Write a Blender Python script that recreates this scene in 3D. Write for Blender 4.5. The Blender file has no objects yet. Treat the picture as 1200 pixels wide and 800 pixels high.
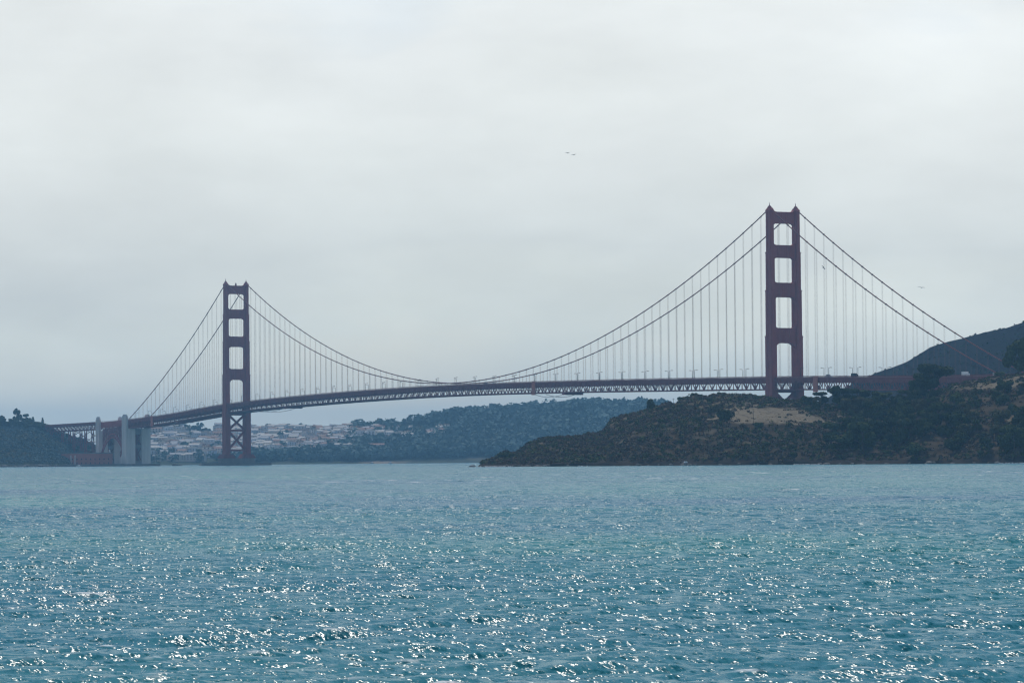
import bpy, math, random
import numpy as np
from mathutils import Vector, Matrix

# ------------------------------------------------------------------ camera
# world: x runs north along the bridge (south tower at x=0, north tower at x=1280), y west, z up, metres
CAM = np.array([3732.3, -1541.76, 4.0])
YAW, PITCH, ROLL, FPX = 0.47709, 0.036688, 0.0079041, 3781.09
fw = np.array([-math.cos(YAW)*math.cos(PITCH), math.sin(YAW)*math.cos(PITCH), math.sin(PITCH)])
rt0 = np.cross(fw, [0, 0, 1.0]); rt0 /= np.linalg.norm(rt0)
up0 = np.cross(rt0, fw)
rt = math.cos(ROLL)*rt0 - math.sin(ROLL)*up0
up = math.sin(ROLL)*rt0 + math.cos(ROLL)*up0
sc = bpy.context.scene
col = sc.collection
cam_data = bpy.data.cameras.new('camera')
cam_data.sensor_width = 36.0
cam_data.lens = FPX*36.0/1200.0
cam_data.clip_start = 1.0
cam_data.clip_end = 60000.0
cam = bpy.data.objects.new('camera', cam_data)
col.objects.link(cam)
cam.matrix_world = Matrix(((rt[0], up[0], -fw[0], CAM[0]), (rt[1], up[1], -fw[1], CAM[1]),
                           (rt[2], up[2], -fw[2], CAM[2]), (0, 0, 0, 1)))
sc.camera = cam

# ------------------------------------------------------------------ sun, sky, exposure
SUN_AZ, SUN_EL = math.radians(25.0), math.radians(54.0)      # azimuth from south, positive to the west
sd = np.array([-math.cos(SUN_AZ)*math.cos(SUN_EL), math.sin(SUN_AZ)*math.cos(SUN_EL), math.sin(SUN_EL)])
sun_data = bpy.data.lights.new('sun', 'SUN')
sun_data.energy = 3.0
sun_data.angle = math.radians(0.53)
sun_data.color = (1.0, 0.95, 0.87)
sun = bpy.data.objects.new('sun', sun_data)
col.objects.link(sun)
sun.rotation_euler = Vector(sd).to_track_quat('Z', 'Y').to_euler()

world = bpy.data.worlds.new('World')
sc.world = world
world.use_nodes = True
wn, wl = world.node_tree.nodes, world.node_tree.links
wn.clear()
w_out = wn.new('ShaderNodeOutputWorld')
w_bg = wn.new('ShaderNodeBackground')
w_bg.inputs['Strength'].default_value = 0.1
sky = wn.new('ShaderNodeTexSky')
sky.sky_type = 'NISHITA'
sky.sun_disc = False
sky.sun_elevation = SUN_EL
sky.sun_rotation = math.atan2(sd[0], sd[1])
sky.air_density = 1.0
sky.dust_density = 0.15
sky.ozone_density = 3.0
w_tc = wn.new('ShaderNodeTexCoord')
w_sep = wn.new('ShaderNodeSeparateXYZ')
wl.new(w_tc.outputs['Generated'], w_sep.inputs[0])
w_map = wn.new('ShaderNodeMapping')
w_map.inputs['Scale'].default_value = (5.5, 5.5, 17.0)
wl.new(w_tc.outputs['Generated'], w_map.inputs[0])
w_noise = wn.new('ShaderNodeTexNoise')
w_noise.inputs['Scale'].default_value = 1.0
w_noise.inputs['Detail'].default_value = 5.0
w_noise.inputs['Roughness'].default_value = 0.5
wl.new(w_map.outputs[0], w_noise.inputs['Vector'])
def wmath(op, a, b=None, clamp=False):
    n = wn.new('ShaderNodeMath'); n.operation = op; n.use_clamp = clamp
    for i, v in enumerate((a, b)):
        if v is None: continue
        if isinstance(v, (int, float)): n.inputs[i].default_value = v
        else: wl.new(v, n.inputs[i])
    return n.outputs[0]
# fog bank colour by elevation (dim grey low down, luminous higher up)
elev = wmath('ADD', w_sep.outputs['Z'], wmath('MULTIPLY', wmath('SUBTRACT', w_noise.outputs['Fac'], 0.5), 0.10))
w_ramp = wn.new('ShaderNodeValToRGB')
wl.new(wmath('MULTIPLY', elev, 4.0, True), w_ramp.inputs['Fac'])
cr = w_ramp.color_ramp
SKYC = [(0.0, (1.0, 0.96, 0.80)), (0.10, (0.86, 0.89, 0.81)), (0.22, (0.73, 0.765, 0.735)), (0.42, (0.84, 0.87, 0.845)), (0.75, (0.855, 0.885, 0.89))]
cr.elements[0].position, cr.elements[0].color = SKYC[0][0], (*SKYC[0][1], 1)
cr.elements[1].position, cr.elements[1].color = SKYC[-1][0], (*SKYC[-1][1], 1)
for p_, c_ in SKYC[1:-1]:
    e_ = cr.elements.new(p_); e_.color = (*c_, 1)
w_gain = wn.new('ShaderNodeVectorMath'); w_gain.operation = 'SCALE'
w_map2 = wn.new('ShaderNodeMapping'); w_map2.inputs['Scale'].default_value = (9.0, 9.0, 26.0); w_map2.inputs['Location'].default_value = (3.1, .7, 1.3)
wl.new(w_tc.outputs['Generated'], w_map2.inputs[0])
w_noise2 = wn.new('ShaderNodeTexNoise'); w_noise2.inputs['Scale'].default_value = 1.0; w_noise2.inputs['Detail'].default_value = 6.0; w_noise2.inputs['Roughness'].default_value = .55
wl.new(w_map2.outputs[0], w_noise2.inputs['Vector'])
wl.new(wmath('ADD', wmath('MULTIPLY', wmath('SUBTRACT', w_noise2.outputs['Fac'], 0.5), 4.6), 11.0), w_gain.inputs['Scale'])
wl.new(w_ramp.outputs['Color'], w_gain.inputs[0])
# how much of the blue sky the fog bank leaves open: nothing low down, more overhead
open_ = wmath('MULTIPLY', wmath('SUBTRACT', wmath('ADD', w_sep.outputs['Z'],
        wmath('MULTIPLY', wmath('SUBTRACT', w_noise.outputs['Fac'], 0.5), 0.16)), 0.145), 9.0, True)
w_mix = wn.new('ShaderNodeMix'); w_mix.data_type = 'RGBA'
wl.new(open_, w_mix.inputs['Factor'])
wl.new(w_gain.outputs[0], w_mix.inputs[6])
w_skygain = wn.new('ShaderNodeVectorMath'); w_skygain.operation = 'SCALE'
w_skygain.inputs['Scale'].default_value = 1.0
wl.new(sky.outputs[0], w_skygain.inputs[0])
wl.new(w_skygain.outputs[0], w_mix.inputs[7])
wl.new(w_mix.outputs[2], w_bg.inputs['Color'])
wl.new(w_bg.outputs[0], w_out.inputs['Surface'])

sc.view_settings.view_transform = 'Standard'
sc.view_settings.look = 'None'
sc.view_settings.gamma = 1.0
sc.view_settings.exposure = 0.0
sc.render.engine = 'CYCLES'
sc.cycles.max_bounces = 6
sc.cycles.volume_bounces = 0
sc.cycles.use_denoising = True
sc.cycles.sample_clamp_indirect = 4.0
sc.cycles.sample_clamp_direct = 5.0
sc.cycles.filter_width = 1.3

HAZE_DENSITY = 8.8e-5
HAZE_COLOR = (0.28, 0.63, 0.97)

rng = np.random.default_rng(7)
random.seed(7)

# ------------------------------------------------------------------ helpers
def ray_dir(px, py):
    return fw + (px-600)/FPX*rt - (py-400)/FPX*up
def at_dist(px, py, dist):
    """world point seen at (px, py) of the 1200x800 photograph, `dist` metres away over the ground"""
    d = ray_dir(px, py)
    return CAM + d*(dist/math.hypot(d[0], d[1]))
def project(P):
    d = np.asarray(P, float) - CAM
    z = d @ fw
    return 600+FPX*(d @ rt)/z, 400-FPX*(d @ up)/z

class MB:
    """collects verts and faces for one mesh"""
    def __init__(s): s.v, s.f, s.m = [], [], []
    def add(s, verts, faces, mi=0):
        o = len(s.v)
        s.v.extend([tuple(map(float, p)) for p in verts])
        s.f.extend([tuple(o+i for i in f) for f in faces])
        s.m.extend([mi]*len(faces))
        return s
    def box(s, x0, x1, y0, y1, z0, z1, mi=0):
        return s.add([(x0,y0,z0),(x1,y0,z0),(x1,y1,z0),(x0,y1,z0),(x0,y0,z1),(x1,y0,z1),(x1,y1,z1),(x0,y1,z1)],
                     [(0,3,2,1),(4,5,6,7),(0,1,5,4),(1,2,6,5),(2,3,7,6),(3,0,4,7)], mi)
    def frustum(s, a, b, z0, z1, mi=0):
        (ax0,ax1,ay0,ay1), (bx0,bx1,by0,by1) = a, b
        return s.add([(ax0,ay0,z0),(ax1,ay0,z0),(ax1,ay1,z0),(ax0,ay1,z0),(bx0,by0,z1),(bx1,by0,z1),(bx1,by1,z1),(bx0,by1,z1)],
                     [(0,3,2,1),(4,5,6,7),(0,1,5,4),(1,2,6,5),(2,3,7,6),(3,0,4,7)], mi)
    def prism(s, poly, axis, a, b, mi=0):
        """polygon given in the two other axes, extruded along axis from a to b"""
        n = len(poly)
        def p3(p, t):
            if axis == 'x': return (t, p[0], p[1])
            if axis == 'y': return (p[0], t, p[1])
            return (p[0], p[1], t)
        v = [p3(p, a) for p in poly] + [p3(p, b) for p in poly]
        f = [tuple(range(n))[::-1], tuple(range(n, 2*n))]
        f += [(i, (i+1) % n, n+(i+1) % n, n+i) for i in range(n)]
        return s.add(v, f, mi)
    def beam(s, p, q, w, h, mi=0):
        p, q = np.array(p, float), np.array(q, float)
        d = q-p; L = np.linalg.norm(d)
        if L < 1e-6: return s
        d /= L
        ref = np.array([0, 0, 1.0]) if abs(d[2]) < .95 else np.array([1.0, 0, 0])
        a = np.cross(d, ref); a /= np.linalg.norm(a)
        b = np.cross(a, d)
        c = [(-.5, -.5), (.5, -.5), (.5, .5), (-.5, .5)]
        v = [p+a*w*i+b*h*j for i, j in c] + [q+a*w*i+b*h*j for i, j in c]
        return s.add(v, [(0,3,2,1),(4,5,6,7),(0,1,5,4),(1,2,6,5),(2,3,7,6),(3,0,4,7)], mi)
    def tube(s, pts, r, n=8, mi=0, cap=True):
        pts = [np.array(p, float) for p in pts]
        rs = r if isinstance(r, (list, tuple, np.ndarray)) else [r]*len(pts)
        v, f = [], []
        for i, p in enumerate(pts):
            d = pts[min(i+1, len(pts)-1)] - pts[max(i-1, 0)]
            d /= np.linalg.norm(d)
            ref = np.array([0, 0, 1.0]) if abs(d[2]) < .9 else np.array([1.0, 0, 0])
            a = np.cross(d, ref); a /= np.linalg.norm(a); b = np.cross(a, d)
            for k in range(n):
                t = 2*math.pi*k/n
                v.append(p + rs[i]*(math.cos(t)*a+math.sin(t)*b))
        for i in range(len(pts)-1):
            for k in range(n):
                k2 = (k+1) % n
                f.append((i*n+k, i*n+k2, (i+1)*n+k2, (i+1)*n+k))
        if cap:
            f.append(tuple(range(n))[::-1]); f.append(tuple((len(pts)-1)*n+k for k in range(n)))
        return s.add(v, f, mi)
    def build(s, name, mats, parent=None, smooth=False):
        me = bpy.data.meshes.new(name)
        me.from_pydata(s.v, [], s.f)
        for m in (mats if isinstance(mats, (list, tuple)) else [mats]): me.materials.append(m)
        if any(s.m): me.polygons.foreach_set('material_index', s.m)
        if smooth: me.polygons.foreach_set('use_smooth', [True]*len(s.f))
        me.update()
        return link(name, me, parent)
def link(name, data, parent=None):
    o = bpy.data.objects.new(name, data)
    col.objects.link(o)
    if parent is not None: o.parent = parent
    return o
def empty(name, loc=(0, 0, 0), rz=0.0, parent=None):
    o = link(name, None, parent)
    o.location = loc; o.rotation_euler = (0, 0, rz)
    return o
def tag(o, label=None, category=None, group=None, kind=None):
    if label: o['label'] = label
    if category: o['category'] = category
    if group: o['group'] = group
    if kind: o['kind'] = kind
    return o
def children(o): return [c for c in bpy.data.objects if c.parent == o]
def dup(root, kids, loc, rz=0.0, scale=(1, 1, 1)):
    r = root.copy(); col.objects.link(r)
    r.location = loc; r.rotation_euler = (0, 0, rz); r.scale = scale
    for k in kids:
        c = k.copy(); col.objects.link(c); c.parent = r
    return r
def np_mesh(name, V, F, mat, parent=None, smooth=False, attrs=None, mi=None):
    """mesh from numpy verts (n,3) and quads/tris (m,k)"""
    me = bpy.data.meshes.new(name)
    V = np.ascontiguousarray(V, np.float32); F = np.ascontiguousarray(F, np.int32)
    m, k = F.shape
    me.vertices.add(len(V)); me.vertices.foreach_set('co', V.ravel())
    me.loops.add(m*k); me.loops.foreach_set('vertex_index', F.ravel())
    me.polygons.add(m)
    me.polygons.foreach_set('loop_start', np.arange(0, m*k, k, dtype=np.int32))
    if smooth: me.polygons.foreach_set('use_smooth', np.ones(m, bool))
    for mm in (mat if isinstance(mat, (list, tuple)) else [mat]): me.materials.append(mm)
    if mi is not None: me.polygons.foreach_set('material_index', np.ascontiguousarray(mi, np.int32))
    me.update(calc_edges=True)
    for an, av in (attrs or {}).items():
        a = me.attributes.new(an, 'FLOAT', 'POINT')
        a.data.foreach_set('value', np.ascontiguousarray(av, np.float32))
    return link(name, me, parent)
def grid_faces(nr, nc):
    i = np.arange(nr-1)[:, None]*nc + np.arange(nc-1)[None]
    i = i.ravel()
    return np.stack([i, i+1, i+nc+1, i+nc], 1)
def vnoise(x, y, seed=0):
    xi, yi = np.floor(x).astype(np.int64), np.floor(y).astype(np.int64)
    fx, fy = x-xi, y-yi
    fx = fx*fx*(3-2*fx); fy = fy*fy*(3-2*fy)
    def h(a, b):
        n = (a*374761393 + b*668265263 + seed*1442695041) & 0x7fffffff
        n = ((n ^ (n >> 13))*1274126177) & 0x7fffffff
        n = n ^ (n >> 16)
        return (n & 0xffff)/65535.0
    return (h(xi, yi)*(1-fx)+h(xi+1, yi)*fx)*(1-fy) + (h(xi, yi+1)*(1-fx)+h(xi+1, yi+1)*fx)*fy
def fbm(x, y, octaves=4, seed=0, gain=.5):
    s, a, t = 0, 1.0, 0
    for o in range(octaves):
        s = s + a*(vnoise(x*2**o+17.3*o, y*2**o-9.1*o, seed+o)-.5); t += a; a *= gain
    return s/t

# ------------------------------------------------------------------ materials
def material(name, base=(.5, .5, .5), rough=.8, spec=.3, vary=None, vscale=.2, vdetail=4, attr=None, attr_cols=None, obj_vary=0.0,
             coords='Object', stretch=(1, 1, 1), metallic=0.0, bump=0.0, translucent=0.0):
    m = bpy.data.materials.new(name); m.use_nodes = True
    nt = m.node_tree; b = nt.nodes['Principled BSDF']
    b.inputs['Roughness'].default_value = rough
    b.inputs['Specular IOR Level'].default_value = spec
    b.inputs['Metallic'].default_value = metallic
    b.inputs['Base Color'].default_value = (*base, 1)
    out = None
    if vary is not None or bump:
        tc = nt.nodes.new('ShaderNodeTexCoord'); mp = nt.nodes.new('ShaderNodeMapping')
        mp.inputs['Scale'].default_value = stretch
        nt.links.new(tc.outputs[coords], mp.inputs[0])
        nz = nt.nodes.new('ShaderNodeTexNoise')
        nz.inputs['Scale'].default_value = vscale; nz.inputs['Detail'].default_value = vdetail
        nz.inputs['Roughness'].default_value = .62
        nt.links.new(mp.outputs[0], nz.inputs['Vector'])
    if vary is not None:
        rp = nt.nodes.new('ShaderNodeValToRGB')
        rp.color_ramp.elements[0].position = .32; rp.color_ramp.elements[1].position = .68
        rp.color_ramp.elements[0].color = (*base, 1); rp.color_ramp.elements[1].color = (*vary, 1)
        nt.links.new(nz.outputs['Fac'], rp.inputs['Fac'])
        out = rp.outputs['Color']
    if attr_cols:
        for an, c in attr_cols:
            at = nt.nodes.new('ShaderNodeAttribute'); at.attribute_name = an
            mx = nt.nodes.new('ShaderNodeMix'); mx.data_type = 'RGBA'
            nt.links.new(at.outputs['Fac'], mx.inputs['Factor'])
            if out is None: mx.inputs[6].default_value = (*base, 1)
            else: nt.links.new(out, mx.inputs[6])
            mx.inputs[7].default_value = (*c, 1)
            out = mx.outputs[2]
    if obj_vary:
        oi = nt.nodes.new('ShaderNodeObjectInfo')
        hs = nt.nodes.new('ShaderNodeHueSaturation')
        mr = nt.nodes.new('ShaderNodeMapRange')
        mr.inputs['To Min'].default_value = 1-obj_vary; mr.inputs['To Max'].default_value = 1+obj_vary
        nt.links.new(oi.outputs['Random'], mr.inputs['Value'])
        nt.links.new(mr.outputs[0], hs.inputs['Value'])
        if out is None: hs.inputs['Color'].default_value = (*base, 1)
        else: nt.links.new(out, hs.inputs['Color'])
        out = hs.outputs['Color']
    if out is not None: nt.links.new(out, b.inputs['Base Color'])
    if bump:
        bp = nt.nodes.new('ShaderNodeBump'); bp.inputs['Strength'].default_value = bump
        bp.inputs['Distance'].default_value = 1.0
        nt.links.new(nz.outputs['Fac'], bp.inputs['Height']); nt.links.new(bp.outputs[0], b.inputs['Normal'])
    return m

M = {}
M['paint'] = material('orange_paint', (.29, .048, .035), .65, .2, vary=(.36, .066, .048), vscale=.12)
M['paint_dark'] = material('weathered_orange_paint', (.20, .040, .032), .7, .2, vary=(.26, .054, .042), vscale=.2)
M['cable'] = material('cable_paint', (.21, .062, .048), .9, .05)
M['rope'] = material('suspender_rope', (.22, .085, .065), .6, .3)
M['asphalt'] = material('asphalt', (.05, .05, .052), .9, .2, vary=(.07, .07, .07), vscale=.3)
M['concrete'] = material('concrete', (.46, .47, .43), .85, .2, vary=(.72, .71, .65), vscale=.16, vdetail=7, stretch=(1, 1, .16))
M['concrete_dark'] = material('stained_concrete', (.16, .15, .14), .9, .2, vary=(.23, .215, .20), vscale=.15, stretch=(1, 1, .3))
M['brick'] = material('brick', (.38, .13, .09), .9, .2, vary=(.46, .18, .13), vscale=.3)
M['opening'] = material('dark_opening', (.02, .02, .022), .9, .1)
M['rock'] = material('shore_rock', (.10, .09, .08), .9, .25, vary=(.22, .20, .18), vscale=.4, obj_vary=.25)
M['net'] = material('shade_net', (.48, .14, .09), .8, .2, vary=(.55, .18, .12), vscale=.4)
M['lamp_metal'] = material('lamp_metal', (.07, .04, .035), .6, .3)
M['lamp_glass'] = material('lamp_glass', (.55, .5, .4), .3, .5)
M['white_paint'] = material('white_paint', (.78, .78, .76), .4, .4)
M['grey_paint'] = material('grey_paint', (.35, .36, .37), .5, .4)
M['glass_dark'] = material('dark_glass', (.02, .025, .03), .15, .5)
M['rubber'] = material('rubber', (.02, .02, .02), .8, .2)
M['red_paint'] = material('red_paint', (.5, .04, .03), .4, .4)
M['bark'] = material('bark', (.075, .06, .048), .9, .1, vary=(.11, .09, .07), vscale=1.2)
M['leaf'] = material('leaf_dark', (.038, .052, .014), .9, .04, vary=(.078, .096, .028), vscale=.35, obj_vary=.3)
M['leaf_olive'] = material('leaf_olive', (.070, .068, .028), .9, .04, vary=(.125, .112, .05), vscale=.35, obj_vary=.3)
M['leaf_brown'] = material('leaf_dry', (.082, .059, .038), .9, .04, vary=(.130, .095, .060), vscale=.35, obj_vary=.3)
M['leaf_far'] = material('leaf_far', (.080, .120, .112), .95, .02, vary=(.112, .160, .148), vscale=.05, obj_vary=.25)  # blue-green foliage; distance haze also put into the colour, lighter and bluer
M['gull_white'] = material('gull_white', (.62, .62, .62), .7, .2)
M['gull_grey'] = material('gull_grey', (.22, .23, .25), .7, .2)
M['beak'] = material('beak', (.6, .38, .06), .5, .3)

# ------------------------------------------------------------------ water
def build_water():
    # rows get sparser with distance from the shore the photo was taken from
    BACK = 140.0                       # the fan of rows starts behind the boat, so the sea stays choppy to either side
    r = [24.0]
    while r[-1] < 13800:
        d = .13*max(1, r[-1]/90.0)**(1.0 if r[-1] < 2200 else 1.5)
        r.append(r[-1]+min(d, 600))
    r = np.array(r)
    nc = 1320
    half = math.radians(14.5)
    ang = np.linspace(-half, half, nc)
    heading = math.atan2(fw[1], fw[0])
    A = heading - ang
    ox, oy = CAM[0]-BACK*math.cos(heading), CAM[1]-BACK*math.sin(heading)
    X = ox + (r[:, None]+BACK)*np.cos(A)[None]
    Y = oy + (r[:, None]+BACK)*np.sin(A)[None]
    dr = np.gradient(r)[:, None]
    # wind sea running down the strait towards the camera
    g = np.random.default_rng(3)
    n = 124
    lam = np.concatenate([np.exp(g.uniform(math.log(.30), math.log(1.9), n-40)), np.exp(g.uniform(math.log(1.9), math.log(10.0), 40))])
    base = heading + math.pi + .25
    th = base + g.normal(0, .48, n)
    k = 2*math.pi/lam
    slope = .036*np.where(lam > .8, (.8/lam)**.5, 1.0)*np.where(lam > 4, 1.15, 1.0)
    a = slope/k
    ph = g.uniform(0, 2*math.pi, n)
    Z = np.zeros_like(X); DX = np.zeros_like(X); DY = np.zeros_like(X); J = np.zeros_like(X)
    # gusts: patches of rougher and calmer water
    gust = 1 + .6*fbm(X/46.0, Y/46.0, 3, 5)
    for i in range(n):
        fade = np.clip((lam[i]/dr-2.0)/1.2, 0, 1)
        live = np.nonzero(fade[:, 0] > 0)[0]
        if not len(live): continue
        e = live[-1]+1
        c, s = math.cos(th[i]), math.sin(th[i])
        p = k[i]*(X[:e]*c+Y[:e]*s)+ph[i]
        w = a[i]*fade[:e]*gust[:e]
        cp, sp = np.cos(p), np.sin(p)
        Z[:e] += w*sp; DX[:e] += -w*c*cp; DY[:e] += -w*s*cp       # sharpened crests
        J[:e] += w*k[i]*sp
    chop = .9
    Xs, Ys = X+chop*-DX*-1, Y+chop*-DY*-1
    # foam where crests pinch, broken up by patches
    mid = np.clip((r[:, None]-150)/500, 0, 1)
    patch = fbm(X/19.0, Y/19.0, 3, 11)+.5
    ca, sa = math.cos(base), math.sin(base)
    fine = fbm((X*sa-Y*ca)/1.3, (X*ca+Y*sa)/.28, 3, 23)+.5
    foam = np.clip((J*(1+2.3*mid)-.41-.9*(.72-patch))*3.0, 0, 1)*np.clip((fine-.42+.12*mid)*4.0, 0, 1)
    far = np.clip((r[:, None]-1800)/700, 0, 1)
    foam = foam*(1-far)
    V = np.stack([Xs, Ys, Z], -1).reshape(-1, 3)
    m = bpy.data.materials.new('sea_water'); m.use_nodes = True
    nt = m.node_tree; N = nt.nodes; L = nt.links
    b = N['Principled BSDF']
    b.inputs['Roughness'].default_value = .25
    b.inputs['IOR'].default_value = 1.333
    b.inputs['Specular IOR Level'].default_value = .155
    geo = N.new('ShaderNodeNewGeometry')
    mp = N.new('ShaderNodeMapping')
    mp.inputs['Rotation'].default_value = (0, 0, -(heading+math.pi/2+.12))
    mp.inputs['Scale'].default_value = (.42, 1.0, 1.0)
    L.new(geo.outputs['Position'], mp.inputs[0])
    tot = None
    for sc_, amp in ((.5, .20), (2.2, .50), (6.5, .80), (15.0, .60)):
        nz = N.new('ShaderNodeTexNoise'); nz.inputs['Scale'].default_value = sc_; nz.inputs['Detail'].default_value = 2.0
        L.new(mp.outputs[0], nz.inputs['Vector'])
        sb = N.new('ShaderNodeVectorMath'); sb.operation = 'SUBTRACT'; sb.inputs[1].default_value = (.5, .5, .5)
        L.new(nz.outputs['Color'], sb.inputs[0])
        ml = N.new('ShaderNodeVectorMath'); ml.operation = 'MULTIPLY'; ml.inputs[1].default_value = (amp*2, amp*2, 0)
        L.new(sb.outputs[0], ml.inputs[0])
        if tot is None: tot = ml.outputs[0]
        else:
            ad = N.new('ShaderNodeVectorMath'); ad.operation = 'ADD'
            L.new(tot, ad.inputs[0]); L.new(ml.outputs[0], ad.inputs[1]); tot = ad.outputs[0]
    ra = N.new('ShaderNodeAttribute'); ra.attribute_name = 'rough_sea'
    rm = N.new('ShaderNodeMapRange'); rm.inputs['To Min'].default_value = 1.0; rm.inputs['To Max'].default_value = 2.2
    L.new(ra.outputs['Fac'], rm.inputs['Value'])
    rs_ = N.new('ShaderNodeVectorMath'); rs_.operation = 'SCALE'
    L.new(tot, rs_.inputs[0]); L.new(rm.outputs[0], rs_.inputs['Scale'])
    tot = rs_.outputs[0]
    ad = N.new('ShaderNodeVectorMath'); ad.operation = 'ADD'
    L.new(geo.outputs['Normal'], ad.inputs[0]); L.new(tot, ad.inputs[1])
    nm = N.new('ShaderNodeVectorMath'); nm.operation = 'NORMALIZE'
    L.new(ad.outputs[0], nm.inputs[0])
    # turbid green-blue bay water, in slow bands of more and less silt
    nz = N.new('ShaderNodeTexNoise'); nz.inputs['Scale'].default_value = .012; nz.inputs['Detail'].default_value = 3
    L.new(geo.outputs['Position'], nz.inputs['Vector'])
    rp = N.new('ShaderNodeValToRGB')
    rp.color_ramp.elements[0].position = .35; rp.color_ramp.elements[1].position = .65
    rp.color_ramp.elements[0].color = (.007, .130, .198, 1); rp.color_ramp.elements[1].color = (.024, .198, .206, 1)
    L.new(nz.outputs['Fac'], rp.inputs['Fac'])
    at = N.new('ShaderNodeAttribute'); at.attribute_name = 'foam'
    mx = N.new('ShaderNodeMix'); mx.data_type = 'RGBA'
    L.new(at.outputs['Fac'], mx.inputs['Factor']); L.new(rp.outputs['Color'], mx.inputs[6]); mx.inputs[7].default_value = (.8, .82, .82, 1)
    L.new(mx.outputs[2], b.inputs['Base Color'])
    mr = N.new('ShaderNodeMapRange'); mr.inputs['To Min'].default_value = .25; mr.inputs['To Max'].default_value = .7
    L.new(at.outputs['Fac'], mr.inputs['Value']); L.new(mr.outputs[0], b.inputs['Roughness'])
    L.new(nm.outputs[0], b.inputs['Normal'])
    nr = len(r)
    o = np_mesh('water', V, grid_faces(nr, nc)[:, ::-1], m, smooth=True, attrs={'foam': foam.ravel(), 'rough_sea': np.repeat(np.clip((r-250)/900, 0, 1), nc)})
    tag(o, 'choppy blue-green bay water with whitecaps', 'water', kind='structure')
    # the rest of the bay, out to the sides
    mb = MB()
    for sgn in (-1, 1):
        a0, a1 = heading+sgn*half, heading+sgn*math.radians(55)
        aa = np.linspace(a0, a1, 14); rr = [30, BACK+24, 400, 1000, 4000, 9000]
        vs = [(ox+q*math.cos(t), oy+q*math.sin(t), -.004) for q in rr for t in aa]
        fs = [(i*14+j, i*14+j+1, (i+1)*14+j+1, (i+1)*14+j) for i in range(5) for j in range(13)]
        if sgn < 0: fs = [f[::-1] for f in fs]
        mb.add(vs, fs)
    aa = np.linspace(heading-half, heading+half, 14); rr = [30, BACK+24]
    mb.add([(ox+q*math.cos(t), oy+q*math.sin(t), -.004) for q in rr for t in aa], [(j, j+1, 14+j+1, 14+j)[::1] for j in range(13)])
    o2 = mb.build('water', m)
    tag(o2, 'bay water beyond both sides of the view', 'water', kind='structure')
build_water()

# ------------------------------------------------------------------ terrain
class Terrain:
    """hill through contour lines: each line gives its crest height as seen from the boat and its distance"""
    def __init__(s, name, px0, px1, step, lines, rows, mat, label, rough=(0, 1), seed=0, attr_fn=None, spur=(0, 1)):
        px = np.arange(px0, px1+step, step)
        s.px0, s.step, s.n = px0, step, len(px)
        D, Zs = [], []
        for ln in lines:
            dist = np.interp(px, *zip(*ln['d'])) if isinstance(ln['d'], list) else np.full(len(px), float(ln['d']))
            if 'z' in ln: z = np.full(len(px), float(ln['z']))
            else:
                py = np.interp(px, *zip(*ln['py']))
                d = fw[None] + ((px-600)/FPX)[:, None]*rt[None] - ((py-400)/FPX)[:, None]*up[None]
                t = dist/np.hypot(d[:, 0], d[:, 1])
                z = CAM[2]+d[:, 2]*t
            D.append(dist); Zs.append(z)
        Dg, Zg = [], []
        for i in range(len(lines)-1):
            m = rows[i]
            for q in range(m):
                t = q/m
                tz = t if lines[i].get('lin') else t**lines[i].get('pow', 1.0)
                Dg.append(D[i]*(1-t)+D[i+1]*t); Zg.append(Zs[i]*(1-tz)+Zs[i+1]*tz)
        Dg.append(D[-1]); Zg.append(Zs[-1])
        Dg, Zg = np.array(Dg), np.array(Zg)
        d = fw[None] + ((px-600)/FPX)[:, None]*rt[None]
        h = d[:, :2]/np.hypot(d[:, 0], d[:, 1])[:, None]
        X = CAM[0]+Dg*h[None, :, 0]; Y = CAM[1]+Dg*h[None, :, 1]
        amp, scl = rough
        if amp:
            w = np.clip(Zg/(amp*2.5), 0, 1)
            nz = fbm(X/scl, Y/scl, 5, seed, .55)
            Zg = Zg + w*amp*2*nz
            push = fbm(X/scl*1.3+40, Zg/scl*1.3+Y/scl, 4, seed+9, .55)*amp*3*w
            if spur[0]:      # spurs and gullies running down to the water
                lat = px[None]*.5*np.ones_like(Zg)+Zg*.35
                rid = 1-np.abs(2*vnoise(lat/spur[1], Zg/90.0+3, seed+40)-1)
                rid2 = 1-np.abs(2*vnoise(lat/spur[1]*2.7+5, Zg/40.0+1, seed+41)-1)
                push = push + (rid-.55)*spur[0]*w+(rid2-.5)*spur[0]*.4*w
            X = X + h[None, :, 0]*push; Y = Y + h[None, :, 1]*push
        s.P = np.stack([X, Y, Zg], -1)
        s.rows = rows
        attrs = {}
        if attr_fn:
            u, v = project(s.P.reshape(-1, 3))
            attrs = attr_fn(u, v, s.P.reshape(-1, 3))
        s.obj = np_mesh(name, s.P.reshape(-1, 3), grid_faces(*Zg.shape), mat, smooth=True, attrs=attrs)
        tag(s.obj, label, 'land', kind='structure')
    def at(s, px, t):
        """surface point at column px; t counts contour lines (1.5 is halfway between the second and third)"""
        i = int(t); i = min(i, len(s.rows)-1)
        row = sum(s.rows[:i]) + (t-i)*s.rows[i]
        c = (px-s.px0)/s.step
        r0 = int(min(max(row, 0), s.P.shape[0]-2)); c0 = int(min(max(c, 0), s.n-2))
        fr, fc = min(max(row-r0, 0), 1), min(max(c-c0, 0), 1)
        P = s.P
        return (P[r0, c0]*(1-fr)+P[r0+1, c0]*fr)*(1-fc) + (P[r0, c0+1]*(1-fr)+P[r0+1, c0+1]*fr)*fc

def soft(poly_d): return np.clip(poly_d, 0, 1)

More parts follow.
